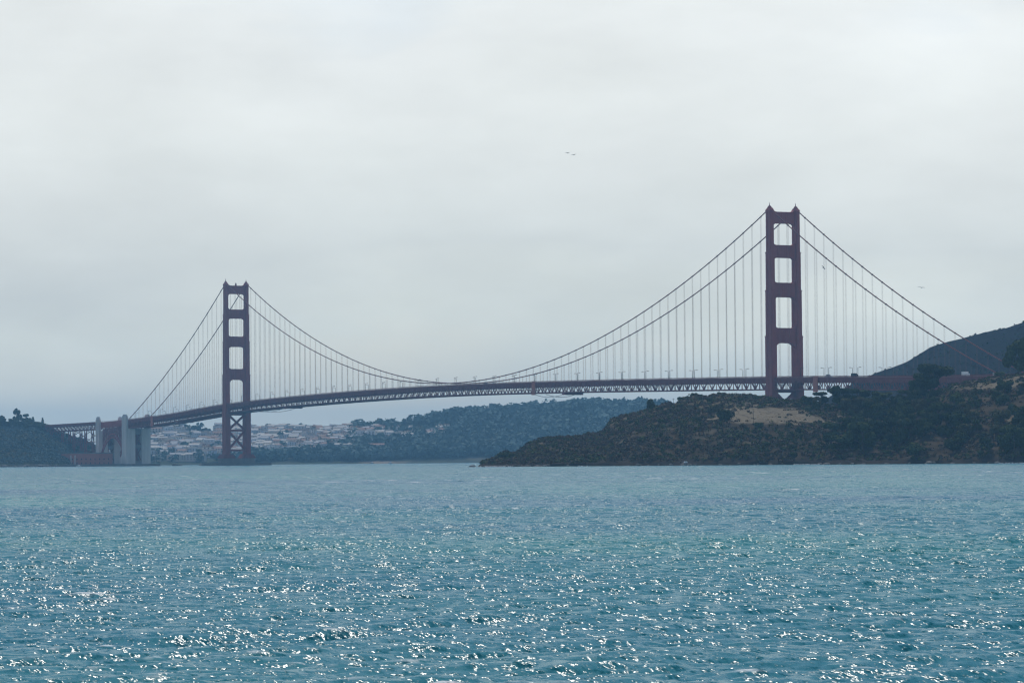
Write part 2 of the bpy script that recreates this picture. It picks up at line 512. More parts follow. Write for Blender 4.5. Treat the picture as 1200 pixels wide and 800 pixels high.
# near headland
ridge = [(500, 551), (548, 549.5), (556, 547.5), (560, 545), (566, 541.5), (580, 537.5), (586, 532.5), (592, 530), (597, 532), (602, 531), (606, 533), (610, 527), (618, 522.5), (630, 516.5), (640, 513.5), (660, 511), (680, 509), (705, 507.5), (709, 505.5), (712, 497), (716, 491), (727, 487),
         (740, 483), (755, 479), (765, 476), (775, 473), (790, 472), (800, 467), (810, 464), (830, 463), (845, 461), (860, 463), (880, 465), (897, 468), (940, 470), (960, 472), (1000, 474), (1050, 470), (1080, 464), (1100, 459),
         (1115, 452), (1150, 443), (1165, 440), (1180, 438.5), (1200, 436), (1260, 428), (1500, 415)]
terr = [(500, 551), (548, 550), (556, 548), (560, 546), (566, 543.5), (580, 540), (600, 535), (620, 526), (650, 520), (700, 514), (715, 503), (740, 493), (780, 484), (800, 480), (830, 478), (850, 476.5), (880, 476), (910, 477), (940, 479), (955, 482), (975, 490), (1000, 494), (1050, 486), (1080, 478),
        (1100, 468), (1130, 458), (1150, 453), (1200, 447), (1300, 440), (1500, 435)]
brow = [(500, 551), (548, 550.5), (556, 549), (560, 547), (566, 545), (580, 543), (600, 540), (620, 535), (650, 531), (700, 526), (715, 519), (740, 509), (780, 502), (800, 500), (820, 498), (850, 495.5), (880, 496.5), (910, 497.5), (940, 499), (955, 502), (1000, 508), (1050, 508), (1100, 503), (1150, 494),
        (1200, 486), (1300, 475), (1500, 465)]
foot = [(500, 551), (548, 550.5), (556, 549), (566, 546.6), (580, 546), (620, 544), (700, 542), (800, 541), (900, 541), (1000, 540), (1100, 539), (1200, 538), (1500, 535)]
DS = [(500, 1930), (900, 1880), (1200, 1800), (1500, 1700)]
def off(a): return [(p, d+a) for p, d in DS]
def head_attr(u, v, P):
    n = fbm(P[:, 0]/14, P[:, 1]/14, 4, 77)
    n2 = fbm(P[:, 0]/5, P[:, 1]/5, 3, 78)
    e = ((u-898)/74)**2 + ((v-486.5-.05*np.clip(u-905, 0, 99))/11.5)**2
    g = np.clip((1.05-e)*2.5+n*4.5, 0, 1)*(v > 474.5)*(v < 500)
    e2 = ((u-975)/30)**2 + ((v-493)/7)**2
    g = np.maximum(g, np.clip((.9-e2)*2+n*2, 0, 1))
    lim = np.interp(u, [1090, 1115, 1160, 1200, 1300], [462, 456, 455, 452, 448])
    g3 = np.clip((lim-v)/3+n*3+.4, 0, 1)*(u > 1105)
    g = np.maximum(g, g3)
    e4 = ((u-745)/60)**2 + ((v-(486-.28*(u-745)))/5)**2
    g = np.maximum(g, .55*np.clip((1-e4)*1.5+n*2.5, 0, 1))
    e5 = ((u-830)/40)**2 + ((v-470)/8)**2
    g = np.maximum(g, .5*np.clip((1-e5)*1.5+n*3, 0, 1))
    bank = np.clip((476.5-v)/3, 0, 1)*(u > 815)*(u < 975)
    g = np.maximum(g, .75*bank*np.clip(n*4+.25, 0, 1))
    g = np.maximum(g, .5*np.clip(n*5-.5, 0, 1)*(v < 520)*(u < 1000))
    e6 = ((u-1192)/12)**2+((v-498)/16)**2
    g = np.maximum(g, .7*np.clip((1-e6)*1.5+n*3, 0, 1))
    rock = np.clip((v-533)/6+n2*2.5, 0, 1)
    rock = np.maximum(rock, .6*np.clip(n2*5-.4, 0, 1)*(u < 950))
    red = np.clip(n*4-.2, 0, 1)*np.clip(1-np.abs(v-497-((u-900)/60)**2)/4, 0, 1)*(u > 820)*(u < 985)
    return {'grass': np.clip(g*(1+n2*1.2), 0, 1), 'rock': rock*.8, 'red': red}
M['headland'] = material('headland_scrub_soil', (.046, .036, .024), 1.0, 0.0, vary=(.085, .066, .043), vscale=.07, vdetail=7,
                         attr_cols=[('rock', (.040, .036, .032)), ('grass', (.20, .168, .118)), ('red', (.12, .035, .022))])
headland = Terrain('headland', 500, 1500, 1.5,
    [dict(d=DS, z=-1.5), dict(d=off(6), py=foot), dict(d=off(75), py=brow), dict(d=off(200), py=terr), dict(d=off(260), py=ridge), dict(d=off(380), py=[(p, y+9) for p, y in ridge]), dict(d=off(540), z=-2)],
    [4, 50, 60, 36, 14, 12], M['headland'], 'steep scrub-covered headland with a dry grass terrace on top', rough=(3.0, 30), seed=4, attr_fn=head_attr, spur=(30, 26))

# dark hill behind the north end of the bridge
M['marin'] = material('far_hill_scrub', (.012, .011, .011), 1.0, 0.0, vary=(.024, .020, .018), vscale=.02, vdetail=8, bump=.0)
skyl = [(940, 475), (970, 466), (985, 458), (1000, 450), (1015, 443.5), (1030, 437.5), (1060, 425), (1075, 415), (1090, 406), (1110, 399), (1130, 394), (1150, 387.5), (1165, 384), (1180, 381), (1200, 375.5), (1300, 345), (1420, 320), (1600, 330)]
marin_hill = Terrain('hill', 930, 1600, 3,
    [dict(d=2780, z=-2), dict(d=2860, py=[(p, min(y+75, 520)) for p, y in skyl]), dict(d=3050, py=[(p, y+32) for p, y in skyl]), dict(d=3350, py=skyl), dict(d=3800, py=[(p, y+25) for p, y in skyl]), dict(d=4300, z=-3)],
    [6, 20, 40, 14, 8], M['marin'], 'dark scrubby hill behind the right end of the bridge', rough=(4, 90), seed=12, spur=(60, 45))

# wooded bluff at the far left
M['bluff'] = material('bluff_scrub', (.022, .034, .020), 1.0, 0.0, vary=(.040, .050, .028), vscale=.02, vdetail=7, attr_cols=[('grass', (.12, .11, .055)), ('rock', (.07, .065, .06))])
bl = [(-400, 478), (-100, 487), (0, 495), (20, 495.5), (40, 497), (55, 500.5), (65, 505), (80, 511), (100, 516), (115, 524), (128, 531), (140, 541), (150, 547), (160, 549)]
def bluff_attr(u, v, P):
    n = fbm(P[:, 0]/30, P[:, 1]/30, 4, 31)
    path = np.clip(1-np.abs(v-(507+.14*u+6*np.sin(u/30)))/1.0, 0, 1)*np.clip(n*4+.6, 0, 1)
    patch = np.clip(1-((u-35)/14)**2-((v-514.5)/3.2)**2+n*2, 0, 1)
    return {'grass': np.clip(path*.8+patch*.7, 0, 1), 'rock': np.clip((v-543)/2.2+n*2, 0, 1)}
bluff = Terrain('hill', -400, 160, 2,
    [dict(d=[(-400,4230),(76,4230),(92,4490),(160,4500)], z=-2), dict(d=[(-400,4250),(76,4250),(92,4510),(160,4520)], py=[(-400, 541), (0, 543.5), (100, 544.5), (140, 545), (150, 547.3), (160, 549.3)]), dict(d=[(-400,4420),(76,4420),(92,4560),(160,4570)], py=[(-400, 525), (0, 526), (60, 531), (100, 536), (130, 542), (150, 547.3), (160, 549.3)]), dict(d=4620, py=[(p, y+9) for p, y in bl]), dict(d=4740, py=bl),
     dict(d=5000, py=[(p, y+10) for p, y in bl]), dict(d=5200, z=-3)],
    [3, 26, 26, 16, 10, 5], M['bluff'], 'wooded bluff above the rocky shore at the south end', rough=(4, 55), seed=21, attr_fn=bluff_attr, spur=(45, 40))

# far shore: the town hill and the wooded ridge
M['farhill'] = material('far_hill_ground', (.055, .072, .052), 1.0, 0.0, vary=(.09, .10, .075), vscale=.012, vdetail=7, attr_cols=[('sand', (.26, .22, .17))])
fr = [(-300, 545), (40, 541), (100, 530), (140, 518), (165, 510), (180, 506.5), (230, 505), (300, 504.5), (340, 504), (390, 503.5), (410, 502), (440, 499), (480, 497), (500, 495.5), (522, 490), (560, 487), (600, 482.5), (640, 479.5), (690, 477.5), (725, 478), (742, 477), (757, 475.5), (775, 480), (800, 488), (850, 500), (950, 515), (1300, 540)]
def far_attr(u, v, P):
    n = fbm(P[:, 0]/60, P[:, 1]/60, 4, 41)
    s1 = np.clip(1-((u-445)/32)**2-((v-541.5)/3.2)**2+n*2, 0, 1)
    s2 = np.clip(1-((u-575)/26)**2-((v-528)/14)**2+n*3.5, 0, 1)*.35
    return {'sand': np.maximum(s1, s2)}
far_hill = Terrain('hill', -300, 1300, 3,
    [dict(d=5180, z=-2), dict(d=5200, py=[(-300, 546.5), (180, 544.2), (420, 543), (600, 541.8), (760, 541), (1300, 540)]), dict(d=5320, py=[(-300, 546), (40, 543), (180, 537), (300, 535), (420, 533), (480, 528), (560, 522), (640, 517), (760, 512), (850, 530), (1300, 541)]),
     dict(d=5900, py=fr), dict(d=6400, py=[(p, min(y+12, 546)) for p, y in fr]), dict(d=6900, z=-3)],
    [3, 14, 46, 10, 5], M['farhill'], 'long hill on the far shore with a town and dark woods', rough=(5, 90), seed=33, attr_fn=far_attr)

# ------------------------------------------------------------------ the bridge
bridge = empty('suspension_bridge')
tag(bridge, 'long orange-red suspension bridge with two tall towers across the strait', 'bridge')
HW = 13.7
TX = (0.0, 1280.0)
ZT = [(-760, 59.0), (-667, 59.5), (-472, 60.9), (-400, 61.8), (-343, 63.2), (-260, 65.6), (-190, 68.2), (-100, 73.0), (-14, 77.2), (95, 80.2), (225, 82.7), (348, 84.4), (464, 85.4), (573, 85.8), (677, 85.5), (813, 84.2), (958, 82.3), (1091, 80.2), (1215, 78.2), (1267, 77.2), (1345, 75.6), (1412, 73.9), (1490, 71.9), (1575, 70.3), (1640, 69.4), (1760, 68.5)]
_zx, _zz = np.array([a for a, b in ZT]), np.array([b for a, b in ZT])
_fx = np.arange(-760, 1761, 5.0); _fz = np.interp(_fx, _zx, _zz)
for _ in range(60): _fz[1:-1] = .25*_fz[:-2]+.5*_fz[1:-1]+.25*_fz[2:]
def rail_z(x): return float(np.interp(x, _fx, _fz))       # top of the railing
def road_z(x): return rail_z(x)-1.5
TRUSS_TOP, TRUSS_BOT = 2.4, 12.2                          # below the railing top
X_S, X_N = -343.0, 1623.0
CLOW = 86.6
def cable_z(x):
    k = (227.0-CLOW)/640.0**2
    if 0 <= x <= 1280: return CLOW + k*(x-640)**2
    if x < 0:
        L = 343.0; t = -x; z1 = rail_z(X_S)-.6
        return 227+(z1-227)*t/L - k*t*(L-t)
    L = 343.0; t = x-1280; z1 = rail_z(X_N)-.6
    return 227+(z1-227)*t/L - k*t*(L-t)

# towers
def fluted(wl, wt, n=.55):
    """plan of a tower leg: rectangle with stepped corners and a groove in each long face"""
    a, b = wl/2, wt/2
    return [(-a+n, -b), (-a*.25, -b), (-a*.25, -b+.35), (a*.25, -b+.35), (a*.25, -b), (a-n, -b), (a-n, -b+n), (a, -b+n), (a, b-n), (a-n, b-n), (a-n, b), (a*.25, b), (a*.25, b-.35), (-a*.25, b-.35), (-a*.25, b), (-a+n, b), (-a+n, b-n), (-a, b-n), (-a, -b+n), (-a+n, -b+n)]
SECT = [(14.0, 66.0, 12.4, 6.6), (66.0, 113.0, 11.4, 6.0), (113.0, 154.0, 10.3, 5.3), (154.0, 188.0, 9.2, 4.7), (188.0, 225.6, 8.2, 4.1)]
STRUTS = [(213.5, 224.0, 3.6), (182.8, 194.2, 4.2), (147.5, 160.5, 4.8), (106.5, 120.0, 5.4)]
def wt_at(z):
    for z0, z1, wl, wt in SECT:
        if z <= z1: return wl, wt
    return SECT[-1][2:]
def build_tower(tx, label):
    t = empty('tower', (tx, 0, 0), parent=bridge); t['label'] = label
    for s in (-1, 1):
        mb = MB()
        for i, (z0, z1, wl, wt) in enumerate(SECT):
            mb.prism([(x, y+s*HW) for x, y in fluted(wl, wt)], 'z', z0, z1)
            mb.box(-wl/2-.12, wl/2+.12, s*HW-wt/2-.12, s*HW+wt/2+.12, z1-1.1, z1-.3)
        wl, wt = SECT[-1][2:]
        # stepped saddle housing
        mb.frustum((-wl/2, wl/2, s*HW-wt/2, s*HW+wt/2), (-wl/2+1.5, wl/2-1.5, s*HW-wt/2+.8, s*HW+wt/2-.8), 225.6, 227.3)
        mb.frustum((-wl/2+1.7, wl/2-1.7, s*HW-1.2, s*HW+1.2), (-1.0, 1.0, s*HW-.7, s*HW+.7), 227.3, 229.3)
        mb.build('leg', M['paint'], t)
        f = MB()
        f.tube([(0, s*HW, 229.2), (0, s*HW, 230.4), (0, s*HW, 232.4)], [.55, .4, .12], 6)
        f.build('finial', M['paint_dark'], t)
        mb = MB()
        mb.frustum((-11.5, 11.5, s*HW-8.2, s*HW+8.2), (-8.4, 8.4, s*HW-5.2, s*HW+5.2), 9.0, 14.1)
        mb.build('pedestal', M['paint_dark'], t)
    for z0, z1, thick in STRUTS:
        wl, wt_lo = wt_at(z0-1); _, wt_hi = wt_at(z1+1)
        yi, yh = HW-wt_lo/2-.05, HW-wt_hi/2-.05
        poly = []
        rb = 4.4 if z0 > 110 else 6.6
        top = z0 > 200
        rt_ = 4.6 if top else 3.6
        # underside with rounded haunches
        for k in range(7):
            a = math.pi/2*k/6
            poly.append((-yi+rb*(1-math.cos(a))*.9, z0-rb*(1-math.sin(a))))
        for k in range(6, -1, -1):
            a = math.pi/2*k/6
            poly.append((yi-rb*(1-math.cos(a))*.9, z0-rb*(1-math.sin(a))))
        for k in range(7):
            a = math.pi/2*k/6
            poly.append((yh-rt_*(1-math.cos(a)), z1+rt_*(1-math.sin(a))*(.75 if top else 1)))
        for k in range(6, -1, -1):
            a = math.pi/2*k/6
            poly.append((-yh+rt_*(1-math.cos(a)), z1+rt_*(1-math.sin(a))*(.75 if top else 1)))
        mb = MB()
        mb.prism(poly, 'x', -thick/2, thick/2)
        for q in (-1, 1):                       # raised chevron ribs on the faces
            x_ = q*(thick/2+.12)
            for j in range(-3, 4):
                mb.box(x_-.14, x_+.14, j*2.3-.28, j*2.3+.28, z0+1.0, z1-1.0)
            mb.box(x_-.2, x_+.2, -yi, yi, z0+.15, z0+.85)
            mb.box(x_-.2, x_+.2, -yh, yh, z1-.85, z1-.15)
        mb.build('portal_strut', M['paint'], t)
    # bracing below the deck
    yi = HW-3.3
    for za, zb in ((62.5, 44.5), (42.5, 20.5)):
        for d in (-1, 1):
            mb = MB()
            mb.beam((0, -yi*d, zb), (0, yi*d, za), 3.4, 2.1)
            mb.build('cross_brace', M['paint'], t)
    for z in (43.5, 19.0, 63.5):
        mb = MB(); mb.box(-2.2, 2.2, -yi, yi, z-1.3, z+1.3); mb.build('cross_beam', M['paint'], t)
    # concrete pier and the fender ring round it
    mb = MB()
    n = 28
    el = lambda a, b, z: [(a*math.cos(2*math.pi*k/n), b*math.sin(2*math.pi*k/n), z) for k in range(n)]
    v = el(13, 25, -3)+el(12.3, 24, 9.0)
    mb.add(v, [(k, (k+1) % n, n+(k+1) % n, n+k) for k in range(n)]+[tuple(range(n, 2*n))])
    mb.build('pier', M['concrete_dark'], t)
    if tx == 0:
        mb = MB()
        n = 40
        v = el(24, 46, -3)+el(24, 46, 3.4)+el(20, 42, 3.4)+el(20, 42, -3)
        mb.add(v, [(j*n+k, j*n+(k+1) % n, (j+1)*n+(k+1) % n, (j+1)*n+k) for j in range(3) for k in range(n)])
        mb.build('fender_wall', M['concrete_dark'], t)
        mb = MB(); mb.box(-.8, .8, -1.0, .8, 224.0, 226.2); mb.box(-.5, .5, -.6, .4, 226.2, 227.4); mb.build('beacon', M['paint_dark'], t)
    return t
build_tower(0.0, 'smaller, farther, left tower fading into the fog')
build_tower(1280.0, 'taller-looking near right tower rising behind the headland')

# main cables
for s in (-1, 1):
    xs = np.concatenate([np.linspace(X_S, 0, 60), np.linspace(0, 1280, 180)[1:], np.linspace(1280, X_N, 60)[1:]])
    mb = MB()
    mb.tube([(x, s*HW, cable_z(x)) for x in xs], .50, 8)
    mb.build('main_cable', M['cable'], bridge, smooth=True)

# suspenders: groups of four ropes every 50 ft
def suspender_mb(mb, x, s):
    zt, zb = cable_z(x), rail_z(x)-2.0
    for dx in (-.42, .42):
        for dy in (-.3, .3):
            mb.tube([(x+dx, s*HW+dy, zb), (x+dx, s*HW+dy, zt-.1)], .042, 4, cap=False)
    mb.box(x-.55, x+.55, s*HW-.62, s*HW+.62, zt-.62, zt+.62)
spots = []
for s in (-1, 1):
    for i in range(-22, 107):
        x = i*15.24
        if i in (0, 84) or x > X_N-8 or x < X_S+6: continue
        if cable_z(x)-rail_z(x) < 1.0: continue
        dist = math.hypot(x-CAM[0], s*HW-CAM[1])
        spots.append(((cable_z(x)-rail_z(x))/dist, x, s))
spots.sort(reverse=True)
for h_, x, s in spots[:100]:
    mb = MB(); suspender_mb(mb, x, s); mb.build('suspender', M['rope'], bridge)
mb = MB()
for h_, x, s in spots[100:]: suspender_mb(mb, x, s)
tag(mb.build('suspender', M['rope'], bridge), kind='stuff')

# deck
xs_main = np.arange(X_S, X_N+.1, 7.62*.9953)
XN_END = 1740.0
xs_deck = np.arange(X_S, XN_END, 7.6)
def ribbon(mb, xs, y0, y1, t0, t1, mi=0):
    """slab along the deck, t0/t1 = top and bottom below the railing top"""
    for a, b in zip(xs[:-1], xs[1:]):
        pass
    n = len(xs); v = []
    for x in xs:
        z = rail_z(x)
        v += [(x, y0, z-t1), (x, y1, z-t1), (x, y1, z-t0), (x, y0, z-t0)]
    f = []
    for i in range(n-1):
        o, p = i*4, i*4+4
        for k in range(4):
            f.append((o+k, o+(k+1) % 4, p+(k+1) % 4, p+k))
    f += [(0, 1, 2, 3), tuple((n-1)*4+k for k in (3, 2, 1, 0))]
    mb.add(v, f, mi)
mb = MB(); ribbon(mb, xs_deck, -9.45, 9.45, 1.5, 1.9); mb.build('roadway', M['asphalt'], bridge)
for s in (-1, 1):
    mb = MB(); ribbon(mb, xs_deck, s*11.2-1.72, s*11.2+1.72, 1.3, 1.85); mb.build('sidewalk', M['concrete'], bridge)
    mb = MB()
    y = s*13.05
    ribbon(mb, xs_deck, y-.08, y+.08, 0, .14)
    ribbon(mb, xs_deck, y-.06, y+.06, 1.02, 1.22)
    for a, b in zip(xs_deck[:-1], xs_deck[1:]):
        for q in np.linspace(0, 1, 11)[:-1]:
            x = a+(b-a)*q; z = rail_z(x)
            w = .14 if q == 0 else .07
            mb.box(x-w, x+w, y-.05, y+.05, z-1.4, z-.14)
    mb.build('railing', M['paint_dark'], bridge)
    # stiffening truss: chords, verticals and diagonals
    mb = MB()
    y = s*HW
    ribbon(mb, xs_deck, y-.45, y+.45, TRUSS_TOP-.35, TRUSS_TOP+.75)
    ribbon(mb, xs_deck, y-.45, y+.45, TRUSS_BOT-.75, TRUSS_BOT+.35)
    ribbon(mb, xs_deck, y-.18, y+.18, 1.45, TRUSS_TOP-.35)
    ribbon(mb, xs_deck, y*.985-.1, y*.985+.1, TRUSS_TOP+.75, 6.2)
    flip = 0
    for a, b in zip(xs_deck[:-1], xs_deck[1:]):
        za, zb = rail_z(a), rail_z(b)
        mb.beam((a, y, za-TRUSS_TOP-.5), (a, y, za-TRUSS_BOT+.5), .42, .42)
        if flip: mb.beam((a, y, za-TRUSS_TOP-.5), (b, y, zb-TRUSS_BOT+.5), .55, .75)
        else: mb.beam((a, y, za-TRUSS_BOT+.5), (b, y, zb-TRUSS_TOP-.5), .55, .75)
        flip ^= 1
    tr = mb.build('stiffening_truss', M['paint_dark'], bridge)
mb = MB()
for x in xs_deck:                                     # cross girders under the road
    z = rail_z(x)
    mb.box(x-.25, x+.25, -HW+.5, HW-.5, z-5.6, z-1.95)
    mb.box(x-.3, x+.3, -HW+.5, HW-.5, z-TRUSS_BOT-.1, z-TRUSS_BOT+.7)
for y in (-9.0, -4.5, 0, 4.5, 9.0):
    ribbon(mb, xs_deck, y-.2, y+.2, 1.95, 3.2)
for i, (a, b) in enumerate(zip(xs_deck[:-1:2], xs_deck[2::2])):
    za, zb = rail_z(a)-TRUSS_BOT+.3, rail_z(b)-TRUSS_BOT+.3
    mb.beam((a, -HW, za), (b, HW, zb), .5, .5); mb.beam((a, HW, za), (b, -HW, zb), .5, .5)
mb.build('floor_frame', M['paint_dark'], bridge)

# south pylons (concrete), with the steel arch between them
def pylon(x0, x1, label):
    p = empty('pylon', ((x0+x1)/2, 0, 0), parent=bridge); p['label'] = label
    xm = (x0+x1)/2; hx = (x1-x0)/2
    zd = rail_z(xm)
    for s in (-1, 1):
        mb = MB()
        yo, yi_ = 17.2, 4.6
        lo, hi = sorted((s*yo, s*yi_))
        mb.box(-hx, hx, lo, hi, -1, zd-12.9)                    # shaft under the deck
        lo2, hi2 = sorted((s*yo, s*14.6))
        mb.box(-hx, hx, lo2, hi2, zd-12.9, zd+2.4)              # cheek beside the deck
        mb.box(-hx+1.2, hx-1.2, lo2+.35, hi2-.25, zd+2.4, zd+5.0)
        mb.box(-hx+2.6, hx-2.6, lo2+.8, hi2-.6, zd+5.0, zd+6.3)
        for k in (-1, 1):                                       # shallow pilasters
            mb.box(k*hx*.55-.5, k*hx*.55+.5, s*yo-.3 if s < 0 else s*yo, s*yo if s < 0 else s*yo+.3, 4, zd+1.5)
        mb.build('shaft', M['concrete'], p)
    for za, zb in ((zd-20.5, zd-13.0), (24, 28.5), (-1, 7)):
        mb = MB(); mb.box(-hx+1.5, hx-1.5, -4.6, 4.6, za, zb)
        mb.build('cross_wall', M['concrete_dark'], p)
    for za, zb in ((8, 24), (28, 44)):
        mb = MB()
        mb.beam((hx-3, -4.4, za), (hx-3, 4.4, zb), .8, .8); mb.beam((hx-3, 4.4, za), (hx-3, -4.4, zb), .8, .8)
        mb.build('lattice', M['paint_dark'], p)
    for za, zb in ((7, 24), (28.5, zd-20.5)):
        mb = MB(); mb.box(-hx+3, -hx+3.4, -4.5, 4.5, za, zb); mb.build('infill_panel', M['paint_dark'], p)
pylon(-361, -343, 'nearer south pylon of pale concrete with a tall slot opening')
pylon(-463, -449, 'farther south pylon of pale concrete at the viaduct end')
arch = empty('arch_span', (0, 0, 0), parent=bridge)
xa, xb = -449.0, -361.0
def arch_z(x, lo=18.0, hi=44.0):
    t = (x-(xa+xb)/2)/((xb-xa)/2)
    return lo+(hi-lo)*(1-t*t)
for s in (-1, 1):
    mb = MB()
    xs = np.linspace(xa, xb, 15)
    for a, b in zip(xs[:-1], xs[1:]):
        mb.beam((a, s*HW, arch_z(a)), (b, s*HW, arch_z(b)), 1.1, 1.4)
        mb.beam((a, s*HW, arch_z(a)-5), (b, s*HW, arch_z(b)-5), 1.0, 1.2)
        mb.beam((a, s*HW, arch_z(a)), (b, s*HW, arch_z(b)-5), .5, .5)
        mb.beam((a, s*HW, arch_z(a)-5), (a, s*HW, arch_z(a)), .5, .5)
    mb.build('arch_rib', M['paint'], arch)
    mb = MB()
    for i, a in enumerate(xs[1:-1]):
        mb.beam((a, s*HW, arch_z(a)), (a, s*HW, rail_z(a)-5), 1.0, 1.0)
        b = xs[i+2]
        mb.beam((a, s*HW, arch_z(a)), (b, s*HW, rail_z(b)-6), .5, .5)
        mb.beam((a, s*HW, rail_z(a)-6), (b, s*HW, arch_z(b)), .5, .5)
    mb.build('spandrel_posts', M['paint_dark'], arch)
xs_v = np.linspace(-463, -343, 17)
mb = MB()
ribbon(mb, xs_v, -HW, HW, 1.5, 2.4); ribbon(mb, xs_v, -HW-.2, -HW+.2, 0, .3); ribbon(mb, xs_v, HW-.2, HW+.2, 0, .3)
ribbon(mb, xs_v, -HW-.2, -HW+.3, .9, 9.0); ribbon(mb, xs_v, HW-.3, HW+.2, .9, 9.0)
mb.build('deck', M['paint'], arch)
# approach viaduct south of the pylons
via = empty('approach_viaduct', (0, 0, 0), parent=bridge)
xs_v = np.arange(-760, -462, 7.4)
mb = MB()
ribbon(mb, xs_v, -HW, HW, 1.4, 2.6); ribbon(mb, xs_v, -HW-.2, -HW+.15, .05, 3.4); ribbon(mb, xs_v, HW-.15, HW+.2, .05, 3.4)
mb.build('deck', M['paint_dark'], via)
for s in (-1, 1):
    mb = MB()
    ribbon(mb, xs_v, s*HW-.4, s*HW+.4, 9.4, 10.2)
    fl = 0
    for a, b in zip(xs_v[:-1], xs_v[1:]):
        p, q = ((a, s*HW, rail_z(a)-3), (b, s*HW, rail_z(b)-9.8)) if fl else ((a, s*HW, rail_z(a)-9.8), (b, s*HW, rail_z(b)-3))
        mb.beam(p, q, .6, .7); fl ^= 1
        mb.beam((a, s*HW, rail_z(a)-3), (a, s*HW, rail_z(a)-9.8), .4, .4)
    mb.build('truss', M['paint_dark'], via)
for x in (-512, -560, -608, -656, -704):
    mb = MB(); z = rail_z(x)-9.8
    for dx in (-4, 4):
        for s in (-1, 1): mb.beam((x+dx, s*(HW+1), 0), (x+dx, s*HW, z), 1.2, 1.2)
    for k in range(3):
        za, zb = z*k/3, z*(k+1)/3
        for s in (-1, 1):
            mb.beam((x-4, s*HW, za), (x+4, s*HW, zb), .5, .5); mb.beam((x+4, s*HW, za), (x-4, s*HW, zb), .5, .5)
        mb.beam((x, -HW, za), (x, HW, zb), .7, .7); mb.beam((x, HW, za), (x, -HW, zb), .7, .7)
        mb.beam((x, -HW, zb), (x, HW, zb), .8, .8)
    mb.build('bent', M['paint_dark'], via)

# hanging maintenance scaffolds
def scaffold(x0, x1, label, y=-HW-.9, net=True, side=True):
    o = empty('maintenance_scaffold', (x0, y, 0)); tag(o, label, 'scaffold', 'work scaffolds hung from the bridge deck')
    za, zb = rail_z(x0), rail_z(x1)
    if side:
        mb = MB(); mb.box(-3.4, 3.4, -.5, .3, za-14.2, za-.4)
        for k in range(6): mb.box(-3.6, 3.6, -.62, -.5, za-14.2+k*2.6, za-13.9+k*2.6)
        mb.build('screen', M['net'], o)
    if net:
        mb = MB(); mb.box(x1-x0-5, x1-x0+1, -1.2, 20, zb-14.6, zb-11.9); mb.build('platform', M['paint_dark'], o)
        mb = MB()
        n = 16
        for yy in (0.0, 14.0):
            pts = [(i/n*(x1-x0), yy, rail_z(x0+(x1-x0)*i/n)-13.2-3.4*(1-(2*i/n-1)**2)) for i in range(n+1)]
            mb.tube(pts, .28, 6)
        mb.build('sagging_line', M['grey_paint'], o)
    return o
scaffold(825, 893, 'red screened scaffold with sagging line hung under mid span')
scaffold(1354, 1394, 'orange screened scaffold just right of the near tower', net=False)
scaffold(88, 192, 'dark scaffold with sagging line just right of the far tower', side=False)
scaffold(-255, -160, 'faded scaffold hung under the deck near the pale concrete pylons')

# street lamps along both sidewalks
lamp = empty('street_lamp')
mb = MB(); mb.tube([(0, 0, 0), (0, 0, 4.6), (0, 0, 8.2)], [.26, .22, .18], 6); mb.beam((0, 0, 8.15), (0, 2.5, 8.4), .24, .24)
mb.tube([(0, 0, 0), (0, 0, .5)], .24, 6)
lp = mb.build('pole', M['lamp_metal'], lamp)
mb = MB(); mb.box(-.4, .4, 1.7, 3.2, 8.2, 8.65); lh = mb.build('lamp_head', M['lamp_metal'], lamp)
tag(lamp, 'tall red-brown street lamp standing along the bridge railing', 'street lamp', 'street lamps along the bridge')
first = True
for s in (-1, 1):
    for i in range(43):
        x = -320+i*45.72
        if min(abs(x-0), abs(x-1280)) < 9: continue
        z = road_z(x)+.2
        if first:
            lamp.location = (x, s*12.3, z); lamp.rotation_euler = (0, 0, 0 if s < 0 else math.pi); first = False
        else: dup(lamp, (lp, lh), (x, s*12.3, z), 0 if s < 0 else math.pi)

# vehicles on the roadway
def vehicle(kind, x, y, paint, label, cat, L=6.0, Wd=2.2, H=2.8, rz=0.0):
    o = empty(kind, (x, y, road_z(x)), rz); tag(o, label, cat)
    mb = MB()
    if kind == 'box_truck':
        mb.box(-L/2, L/2-2.2, -Wd/2, Wd/2, .9, H); mb.build('cargo_box', paint, o)
        mb = MB(); mb.prism([(L/2-2.1, .6), (L/2, .6), (L/2, 1.5), (L/2-.5, 2.5), (L/2-2.1, 2.6)], 'y', -Wd/2+.05, Wd/2-.05); mb.build('cab', paint, o)
        mb = MB(); mb.box(-L/2, L/2-.2, -.6, .6, .5, .88); mb.build('chassis', M['rubber'], o)
    else:
        pr = [(-L/2, .45), (L/2, .45), (L/2, 1.0), (L/2-1.1, 1.15), (L/2-1.9, H), (-L/2+.4, H), (-L/2, 1.1)]
        mb.prism(pr, 'y', -Wd/2, Wd/2); mb.build('body', paint, o)
        mb = MB(); mb.box(-L/2+.7, L/2-2.1, -Wd/2-.02, Wd/2+.02, H*.62, H*.9); mb.build('window', M['glass_dark'], o)
    for dx in (-L/2+1.1, L/2-1.1):
        for sy in (-1, 1):
            mb = MB(); mb.tube([(dx, sy*(Wd/2-.28), .42), (dx, sy*(Wd/2+.03), .42)], .42, 12); mb.build('wheel', M['rubber'], o)
vehicle('box_truck', 1562, -3.0, M['white_paint'], 'white box truck on the bridge deck just right of the tall tree', 'truck', 8.5, 2.5, 4.1)
vehicle('delivery_van', 1604, -3.2, M['white_paint'], 'white van on the bridge above the grassy knoll', 'van', 5.8, 2.1, 2.6)
vehicle('delivery_van', 1361, -5.5, M['grey_paint'], 'grey van on the bridge right of the orange screen', 'van', 5.6, 2.1, 2.6)
